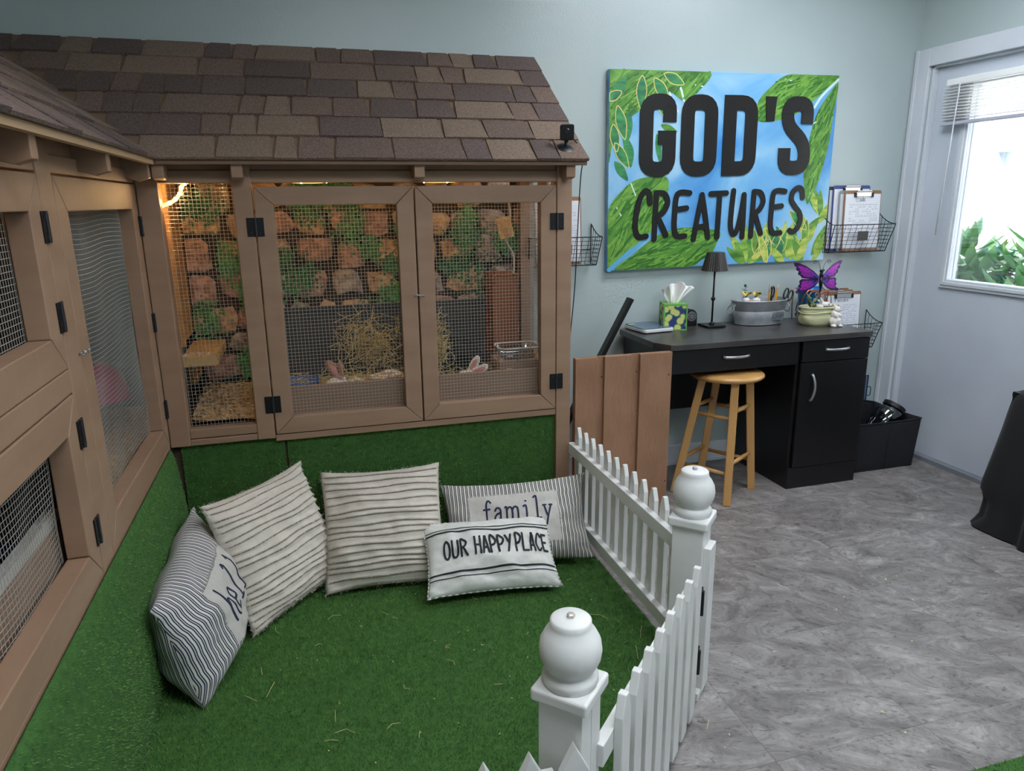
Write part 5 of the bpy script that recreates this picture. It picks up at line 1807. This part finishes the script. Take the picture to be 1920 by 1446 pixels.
# darker small leaves, upper left
for (x, y, ang, L_, W__) in ((.08, .86, -2.2, .13, .055), (.16, .87, -1.6, .14, .05), (.22, .86, -.9, .12, .05), (.27, .88, -.4, .11, .045), (.04, .74, -1.3, .15, .05), (.10, .72, -1.7, .16, .05), (.16, .74, -1.2, .16, .045), (.03, .58, -1.0, .13, .045), (.09, .60, -1.4, .13, .05), (.03, .50, -.9, .11, .04), (.06, .80, -2.7, .09, .04), (.24, .78, -1.0, .11, .045), (.02, .66, -1.4, .12, .045), (.26, .66, -.35, .09, .03), (.24, .62, -1.4, .13, .028)):
    ca, sa = math.cos(ang), math.sin(ang)
    poly = [(x + ca * L_ * t - sa * W__ * s_ * .5, y + sa * L_ * t + ca * W__ * s_ * .5) for t, s_ in ((0, 0), (.25, .8), (.5, 1), (.75, .7), (1, 0), (.75, -.7), (.5, -1), (.25, -.8))]
    pleaf(poly, LD if rnd.random() < .7 else LG, .0009 + rnd.random() * .0004, EDGE if rnd.random() < .55 else None)
# yellow green spray, lower right
spray = []
rs2 = random.Random(12)
for k in range(62):
    u_ = rs2.uniform(.74, 1.19)
    v_ = rs2.uniform(-.01, .06 + .20 * max(0, (u_ - .95) / .25))
    spray.append((v_, u_, rs2.uniform(.5, 2.6), rs2.uniform(.10, .18), rs2.uniform(.034, .05), rs2.choice((LY, LY, LD, LG2))))
spray.sort(key=lambda q: -q[0])
for k, (by_, bx_, ang, L_, W__, m_) in enumerate(spray):
    ca, sa = math.cos(ang), math.sin(ang)
    poly = [(bx_ + ca * L_ * t - sa * W__ * s_ * .5, by_ + sa * L_ * t + ca * W__ * s_ * .5) for t, s_ in ((0, 0), (.25, .8), (.5, 1), (.75, .7), (1, 0), (.75, -.7), (.5, -1), (.25, -.8))]
    pleaf(poly, m_, .0004 + k * .00001, EDGE if rs2.random() < .18 else None)

LET = mat('letter_black', (27, 23, 22), .25, spec=.5)


def rpath(pts, r, n=5, closed=False):
    """polyline with rounded corners"""
    P = [Vector((a, b)) for a, b in pts]
    out = []
    N = len(P)
    for i, p in enumerate(P):
        if not closed and i in (0, N - 1):
            out.append(p); continue
        a, b = P[(i - 1) % N], P[(i + 1) % N]
        d1, d2 = (a - p), (b - p)
        rr_ = min(r, d1.length * .49, d2.length * .49)
        q1, q2 = p + d1.normalized() * rr_, p + d2.normalized() * rr_
        for k in range(n + 1):
            t = k / n
            out.append(q1 * (1 - t) ** 2 + p * 2 * t * (1 - t) + q2 * t * t)
    return [(q.x, q.y) for q in out]


SW = .068
h_ = SW / 2
T_, B_ = .795 - h_, .428 + h_


def big(path, closed=True, d=.006):
    return MB().stroke(path, SW, Pp, .0012, d, closed=closed).build('letter', LET, pt, world=False)


def stroke_flat(path, wd, d0, d1):
    """ribbon with square ends"""
    m2 = MB()
    N = len(path)
    m2.stroke(path, wd, Pp, d0, d1)
    m3 = MB()
    m3.v = m2.v[:4 * N]
    m3.f = [f for f in m2.f if max(f) < 4 * N] + [(0, 2 * N, 3 * N, N), (N - 1, 2 * N - 1, 4 * N - 1, 3 * N - 1)]
    return m3


xl_, xr_ = .152 + h_, .338 - h_
stroke_flat(rpath([(xr_, .672), (xr_, T_), (xl_, T_), (xl_, B_), (xr_, B_), (xr_, .634)], .055), SW, .0012, .006).prism([(.246, .572), (xr_ + .0335, .572), (xr_ + .0335, .6345), (.246, .6345)], .0012, .0062, Pp).build('letter', LET, pt, world=False)
xl_, xr_ = .364 + h_, .556 - h_
big(rpath([(xr_, T_), (xl_, T_), (xl_, B_), (xr_, B_)], .055, closed=True), True)
xl_, xr_ = .588 + h_, .772 - h_
dpath = [(xl_, B_), (xl_, T_)] + rpath([(xl_, T_), (xr_, T_), (xr_, B_), (xl_, B_)], .06)[1:-1]
big(dpath, True)
MB().prism([(.811, .792), (.872, .792), (.864, .680), (.820, .680)], .0012, .006, Pp).build('apostrophe', LET, pt, world=False)
xl_, xr_ = .900 + h_, 1.086 - h_
stroke_flat(rpath([(xr_, .668), (xr_, T_), (xl_ + .006, T_), (xl_ + .006, .665), (xr_ - .004, .575), (xr_ - .002, B_), (xl_, B_), (xl_, .556)], .058), SW, .0012, .006).build('letter', LET, pt, world=False)


def small(*paths):
    mb = MB()
    for k, p in enumerate(paths):
        mb.stroke([tuple(q)[:2] for q in smooth_path([Vector((a, b, 0)) for a, b in p], 5)], .027, Pp, .0014, .006 + k * .0003)
    mb.build('letter', LET, pt, world=False)


small([(.214, .310), (.210, .348), (.190, .365), (.163, .335), (.145, .265), (.140, .195), (.158, .155), (.198, .156)])
small([(.246, .355), (.243, .250), (.240, .140)], [(.246, .355), (.288, .350), (.306, .312), (.288, .270), (.252, .245)], [(.256, .243), (.278, .205), (.302, .158)])
small([(.422, .352), (.375, .355), (.352, .335), (.346, .260), (.346, .190), (.362, .152), (.404, .150)], [(.350, .276), (.408, .282)])
small([(.452, .133), (.470, .240), (.490, .342)], [(.490, .342), (.512, .240), (.530, .142)], [(.466, .190), (.518, .194)])
small([(.538, .346), (.622, .348)], [(.586, .345), (.584, .240), (.581, .140)])
small([(.662, .358), (.656, .270), (.655, .190), (.672, .150), (.694, .175), (.712, .260), (.722, .338)], [(.722, .338), (.724, .240), (.723, .135)])
small([(.778, .352), (.775, .250), (.772, .138)], [(.778, .352), (.815, .345), (.832, .305), (.815, .268), (.784, .245)], [(.790, .243), (.808, .200), (.828, .150)])
small([(.955, .350), (.910, .354), (.888, .335), (.883, .260), (.884, .185), (.900, .150), (.942, .148)], [(.887, .274), (.940, .280)])
small([(1.060, .318), (1.052, .356), (1.030, .366), (1.002, .345), (.996, .308), (1.020, .275), (1.048, .245), (1.058, .210), (1.045, .172), (1.018, .150), (.998, .158)])

# ------------------------------------------------------------------ wire wall baskets with clipboards
BW = mat('black_basket_wire', (26, 26, 28), .45, metal=.4)
PAPER = mat('paper', (226, 228, 234), .8)
RULE = mat('paper_rule', (176, 184, 204), .8)
PENCILG = mat('pencil_writing', (120, 122, 134), .8)
BOARD = mat('hardboard', (150, 112, 82), .6, col2=(132, 96, 68), vscale=20)


def basket(label, x0, x1, z0, z1, dpt):
    t = thing('wire_basket', label, 'wire basket', ((x0 + x1) / 2, -.004, z0), group='wire baskets on the back wall')
    w2 = (x1 - x0) / 2
    H_ = z1 - z0
    F = lambda a, b: Vector((a * (1 + .06 * b / H_), -dpt * (.62 + .38 * b / H_), b))
    mb = MB()
    hv = 7; vv = 11
    for i in range(vv + 1):
        a = -w2 + 2 * w2 * i / vv
        mb.tube([F(a, 0), F(a, H_)], .0011, 4)
        mb.tube([F(a, 0), Vector((a, -.003, 0))], .0011, 4)
    for j in range(1, hv):
        mb.tube([F(-w2, H_ * j / hv), F(w2, H_ * j / hv)], .0011, 4)
    mb.build('front_grid', BW, t, world=False)
    for s in (-1, 1):
        mb = MB()
        for j in range(hv):
            b = H_ * j / hv
            mb.tube([F(s * w2, b), Vector((s * w2 * 1.0, -.003, b))], .0011, 4)
        for k in range(1, 5):
            y_ = k / 5
            top_ = H_ + .052 * (1 - y_) ** 2
            p0_ = Vector((s * w2, -.003, 0)).lerp(F(s * w2, 0), y_); p1_ = Vector((s * w2, -.003, top_)).lerp(F(s * w2, H_) + Vector((0, 0, top_ - H_)), y_)
            mb.tube([p0_, p1_], .0011, 4)
        mb.build('side_grid', BW, t, world=False)
    fr_ = MB()
    rim = [Vector((-w2, -.003, H_ + .055))] + [Vector((-w2 * (1 + .06 * y_), -.003 - (dpt - .003) * y_, H_ + .055 * (1 - y_) ** 2)) for y_ in (.25, .5, .75, 1)] + [Vector((w2 * (1 + .06 * y_), -.003 - (dpt - .003) * y_, H_ + .055 * (1 - y_) ** 2)) for y_ in (1, .75, .5, .25)] + [Vector((w2, -.003, H_ + .055))]
    fr_.tube(rim, .0024, 6)
    fr_.tube([Vector((-w2, -.003, H_ + .055)), Vector((-w2, -.003, 0)), F(-w2, 0), F(w2, 0), Vector((w2, -.003, 0)), Vector((w2, -.003, H_ + .055))], .0024, 6)
    for s in (-1, 1):
        fr_.tube([F(s * w2, 0), F(s * w2, H_)], .0024, 6)
    fr_.tube([Vector((-w2, -.003, H_ * .5)), Vector((w2, -.003, H_ * .5))], .0015, 4)
    fr_.build('frame', BW, t, smooth=True, world=False)
    yl = -dpt * (.62 + .38 * .6) - .004
    MB().box(-.032, .032, yl - .002, yl, H_ * .42, H_ * .76).build('label_plate', mat('chalk_label', (64, 60, 58), .7), t, world=False)
    return t


def clipboard(label, x, y, z, tilt, rz, col, text=None, lines=True, W_=.228, H_=.315, clipz=True):
    """stands on its lower edge at (x, y, z); leans back by tilt"""
    t = thing('clipboard', label, 'clipboard', (x, y, z), (tilt, 0, rz), 'clipboards in the wall baskets')
    MB().prism(rrect(0, H_ / 2, W_ / 2, H_ / 2, .012), 0, .0035, lambda a, b, d: Vector((a, d, b))).build('board', col, t, world=False)
    pp = MB().box(-W_ / 2 + .006, W_ / 2 - .006, -.0025, -.0002, .012, H_ - .018).build('paper', PAPER, t, world=False)
    if lines:
        mb = MB()
        for k in range(22):
            zz = .022 + k * .0115
            mb.box(-W_ / 2 + .010, W_ / 2 - .010, -.00275, -.0025, zz, zz + .0006)
        mb.build('ruled_line', RULE, pp, world=False)
        mb = MB()
        rr = random.Random(len(label))
        for k in range(3, 19):
            zz = .024 + k * .0115
            xx = -W_ / 2 + .03
            while xx < W_ / 2 - .03:
                l_ = rr.uniform(.008, .024)
                if rr.random() < .72:
                    path = [(xx + l_ * q / 8, zz + .0022 * math.sin(q * 2.3 + k) + .003) for q in range(9)]
                    mb.stroke(path, .0009, lambda a, b, d: Vector((a, -.0028 - d, b)), 0, .0002)
                xx += l_ + .005
        mb.build('handwriting', PENCILG, pp, world=False)
    if text:
        mb = MB()
        xx = -.05
        P_ = lambda a, b, d: Vector((a, -.0028 - d, b))
        if text == 'Trade':
            xx = write(mb, 'T', xx, H_ - .052, .020, .015, .013, .0018, P_, 0, .0003)
            write(mb, 'rade', xx, H_ - .052, .020, .0125, .012, .0018, P_, 0, .0003)
            mb.stroke([(-.045, H_ - .057), (.015, H_ - .054)], .0012, P_, 0, .0003)
        else:
            xx = write(mb, 'P', xx, H_ - .052, .020, .014, .010, .0018, P_, 0, .0003)
            write(mb, 'ancake', xx, H_ - .052, .020, .0118, .011, .0018, P_, 0, .0003)
        mb.build('heading', INK, pp, world=False)
    cl_ = MB().box(-.05, .05, -.008, -.002, H_ - .030, H_ - .010).tube([(-.045, -.008, H_ - .004), (.045, -.008, H_ - .004)], .004, 8).build('clip', mat('clip_chrome', (206, 206, 204), .25, metal=.9), t, world=False)
    for s in (-1, 1):
        MB().box(s * .052 - .006, s * .052 + .006, -.010, -.001, H_ - .034, H_ - .012).build('clip_end', BLACKM, cl_, world=False)
    return t


NAVB = mat('navy_board', (52, 66, 128), .5)
basket('black wire wall basket right of the painting', 2.60, 2.955, 1.092, 1.232, .115)
clipboard('dark brown clipboard at the very back of the right wall basket', 2.735, -.022, 1.097, R_(-2), .0, mat('brown_board', (84, 66, 56), .6), lines=False, H_=.325)
clipboard('navy blue clipboard behind the Trade clipboard', 2.750, -.040, 1.097, R_(-2.5), .0, NAVB, lines=False, H_=.33)
clipboard('grey backed clipboard between the navy one and the Trade one', 2.778, -.057, 1.097, R_(-3), .0, mat('grey_board', (150, 158, 164), .5), lines=False, H_=.305)
clipboard('clipboard with lined paper headed Trade in the right wall basket', 2.795, -.074, 1.097, R_(-3), .0, BOARD, 'Trade', H_=.305)
basket('black wire wall basket half hidden left of the painting', .985, 1.315, 1.075, 1.205, .115)
clipboard('clipboard with blank lined paper in the left wall basket', 1.135, -.060, 1.080, R_(-4), .0, BOARD, None, True, H_=.305)
basket('black wire wall basket low on the wall at the desk end', 2.60, 2.945, .575, .715, .115)
clipboard('brown clipboard at the back of the basket by the desk', 2.69, -.030, .580, R_(-2), .0, BOARD, lines=False, H_=.318)
clipboard('brown clipboard in the middle of the basket by the desk', 2.705, -.050, .580, R_(-2.5), .0, BOARD, lines=False, H_=.31)
clipboard('clipboard with lined paper headed Pancake in the basket by the desk', 2.735, -.076, .580, R_(-3), .0, BOARD, 'Pancake', H_=.305)

# ------------------------------------------------------------------ security camera on the hutch roof
sc = thing('security_camera', 'small black cube security camera on the hutch roof corner', 'camera', (.962, -.602, 1.554))
nrm = Vector((0, -sn, cs))
Ms = nrm.to_track_quat('Z', 'Y').to_matrix()
CB = mat('camera_black', (20, 20, 22), .4)
MB().lathe([(.0, 0), (.030, 0), (.030, .003), (.020, .007), (.0, .008)], 28, M=Ms).build('foot', CB, sc, smooth=True, auto=50, world=False)
MB().tube([Vector((0, 0, .004)), Vector((0, -.004, .018)), Vector((.002, -.006, .030))], .005, 10).ball((.002, -.006, .026), .008).build('stem', CB, sc, smooth=True, world=False)
Mc = Matrix.Translation((.004, -.008, .056)) @ Matrix.Rotation(-.35, 4, 'Z') @ Matrix.Rotation(.12, 4, 'X')
MB().prism(rrect(0, 0, .026, .028, .008), -.014, .016, lambda a, b, d: Mc @ Vector((a, d, b))).build('housing', CB, sc, world=False, bevel=.003)
le = MB().lathe([(.0, 0), (.012, 0), (.012, .002), (.009, .003), (0, .003)], 20, M=(Mc.to_3x3() @ Matrix.Rotation(PI / 2, 3, 'X')), c=Mc @ Vector((0, -.014, .002))).build('lens', mat('lens_black', (38, 38, 44), .1), sc, world=False)
cc = tag(MB().tube(smooth_path([(.978, -.592, 1.598), (1.00, -.58, 1.590), (1.040, -.56, 1.560), (1.060, -.54, 1.535), (1.078, -.47, 1.47), (1.080, -.45, 1.38), (1.073, -.45, 1.22), (1.066, -.45, 1.05), (1.056, -.45, .92), (1.045, -.45, .80), (1.038, -.45, .60), (1.035, -.44, .42)], 6), .0022, 6).build('power_cord', BLACKM, smooth=True, loc=(1.04, -.45, .42)), 'thin black power cord hanging from the roof camera', 'cord')

# ------------------------------------------------------------------ storage bin, jar, blue crate, covered table
sbn = thing('storage_bin', 'black fabric storage bin on the floor beside the desk', 'storage bin', (2.80, -.25, 0))
FAB = mat('black_fabric', (30, 31, 36), .9, col2=(25, 26, 30), vscale=60, bump=.4, bscale=400)
x0, x1, y0, y1, zt = 2.62, 2.985, -.398, -.10, .262
MB().box(x0 + .004, x1 - .004, y0 + .004, y1 - .004, .001, .008).build('bottom', FAB, sbn)
for nm, (a, b) in (('front_panel', ((x0, y0), (x1, y0))), ('back_panel', ((x0, y1), (x1, y1))), ('side_panel', ((x0, y0), (x0, y1))), ('side_panel', ((x1, y0), (x1, y1)))):
    a, b = Vector((a[0], a[1], 0)), Vector((b[0], b[1], 0))
    out = {'front_panel': Vector((0, -1, 0)), 'back_panel': Vector((0, 1, 0))}.get(nm, Vector((-1 if a.x < 2.7 else 1, 0, 0)))
    def pf(u, v, a=a, b=b, out=out, nm=nm):
        sagz = .028 * math.sin(PI * u) if nm == 'back_panel' else (-.004 * math.sin(PI * u))
        q = a.lerp(b, u) + Vector((0, 0, v * (zt + sagz))) + out * (.012 * v + .006 * math.sin(PI * u) * math.sin(PI * v))
        q.y = min(q.y, -.03)
        q.x += (.012 * v * (1 if u > .5 else -1)) * (abs(u - .5) * 2) if abs(out.y) > .5 else 0
        q.y += (.012 * v * (1 if b.y > a.y and u > .5 else -1)) * (abs(u - .5) * 2) if abs(out.x) > .5 else 0
        return q
    o = MB().grid(pf, 24, 14).build(nm, FAB, sbn, smooth=True)
    o.modifiers.new('thick', 'SOLIDIFY').thickness = .004
    MB().tube([pf(k / 16, 1.0) for k in range(17)], .004, 6).build('hem', FAB, o, smooth=True)
MB().tube([(2.80, y0 - .0105 - .012 * z_, .004 + z_ * .25) for z_ in (0, .5, 1)], .002, 6).build('seam', FAB, sbn)
jr = thing('glass_jar', 'clear glass jar with black lid tilted in the storage bin', 'jar', (2.845, -.28, .150), (0, R_(35), 0))
MB().lathe([(.0, 0), (.062, 0), (.070, .008), (.070, .125), (.060, .148), (.052, .156), (.052, .172)], 36, cap=False).build('glass', thin_glass('jar_glass', (205, 212, 220), .14, .03), jr, smooth=True, world=False)
MB().lathe([(.0, .186), (.054, .186), (.058, .183), (.058, .164), (.054, .162)], 36, cap=False).build('lid', mat('jar_lid', (26, 26, 30), .45), jr, smooth=True, auto=40, world=False)
bc = thing('blue_crate', 'dark blue wire crate behind the storage bin', 'crate', (2.78, -.06, 0))
BLU = mat('blue_wire', (34, 62, 96), .5)
mb = MB()
for k in range(34):
    x = 2.60 + k * .0105
    mb.box(x - .0015, x + .0015, -.072, -.069, .0, .415)
mb.build('bars', BLU, bc)
mb = MB()
for z in (.004, .14, .28, .412):
    mb.tube([(2.595, -.067, z), (2.955, -.067, z)], .003, 6)
mb.tube([(2.595, -.067, 0), (2.595, -.067, .415)], .003, 6).tube([(2.955, -.067, 0), (2.955, -.067, .415)], .003, 6)
mb.box(2.60, 2.95, -.060, -.025, .0, .40).build('frame', BLU, bc)
MB().tube(smooth_path([(2.957, -.067, .30), (2.975, -.07, .30), (2.975, -.07, .345), (2.957, -.067, .345)], 4), .0025, 6).build('latch', BLU, bc)

tbv = thing('covered_table', 'low table hidden under a black cloth at the right edge', 'table', (2.85, -1.45, 0))
for x in (2.72, 3.0):
    for y in (-1.12, -1.80):
        MB().box(x - .018, x + .018, y - .018, y + .018, 0, .585).build('leg', BLACKD, tbv)
MB().box(2.70, 3.02, -1.83, -1.10, .585, .605).build('table_top', BLACKD, tbv, bevel=.002)
CLOTH = mat('black_cloth', (13, 13, 16), .85, sheen=.08)


def cprof(q):
    K = ((0, 0), (.25, .035), (.5, .085), (.66, .115), (.72, .112), (.76, .055), (.80, .04), (.92, .05), (1.0, .125))
    for (a, b), (c, d) in zip(K, K[1:]):
        if q <= c:
            return b + (d - b) * (q - a) / (c - a)
    return K[-1][1]


def drape(u, v):
    """rounded-rectangle cloth: u round the edge, v from the centre (0) over the edge (~.4) down to the hem (1)"""
    cx, cy, hx, hy = 2.855, -1.468, .172, .378
    t_ = 2 * PI * u
    # superellipse rim
    c, s = math.cos(t_), math.sin(t_)
    k_ = (abs(c) ** 6 + abs(s) ** 6) ** (-1 / 6)
    ex, ey = c * k_, s * k_
    corner = min(abs(ex), abs(ey)) ** 5
    if v < .4:
        q = v / .4
        return Vector((cx + ex * hx * q, cy + ey * hy * q, .612 + .002 * math.sin(9 * t_ + 5 * q)))
    q = (v - .4) / .6
    fold = (.010 * math.sin(t_ * 23 + .6) + .007 * math.sin(t_ * 37)) * q
    flare = .03 * q + corner * cprof(q) + fold
    ln = math.hypot(ex * hx, ey * hy)
    dx, dy = ex * hx / ln, ey * hy / ln
    z = .610 - .604 * q ** .96 - .006 * math.sin(PI * q)
    r_ = .012 * (1 - math.exp(-q * 30))
    return Vector((min(3.06, cx + ex * hx + dx * (flare + r_)), cy + ey * hy + dy * (flare + r_), max(.004, z)))


o = MB().grid(drape, 220, 40, cu=True).build('drape', CLOTH, None, smooth=True, loc=(2.855, -1.468, .30))
tag(o, 'black cloth draped to the floor over the low table', 'tablecloth')
o.name = 'table_cloth'
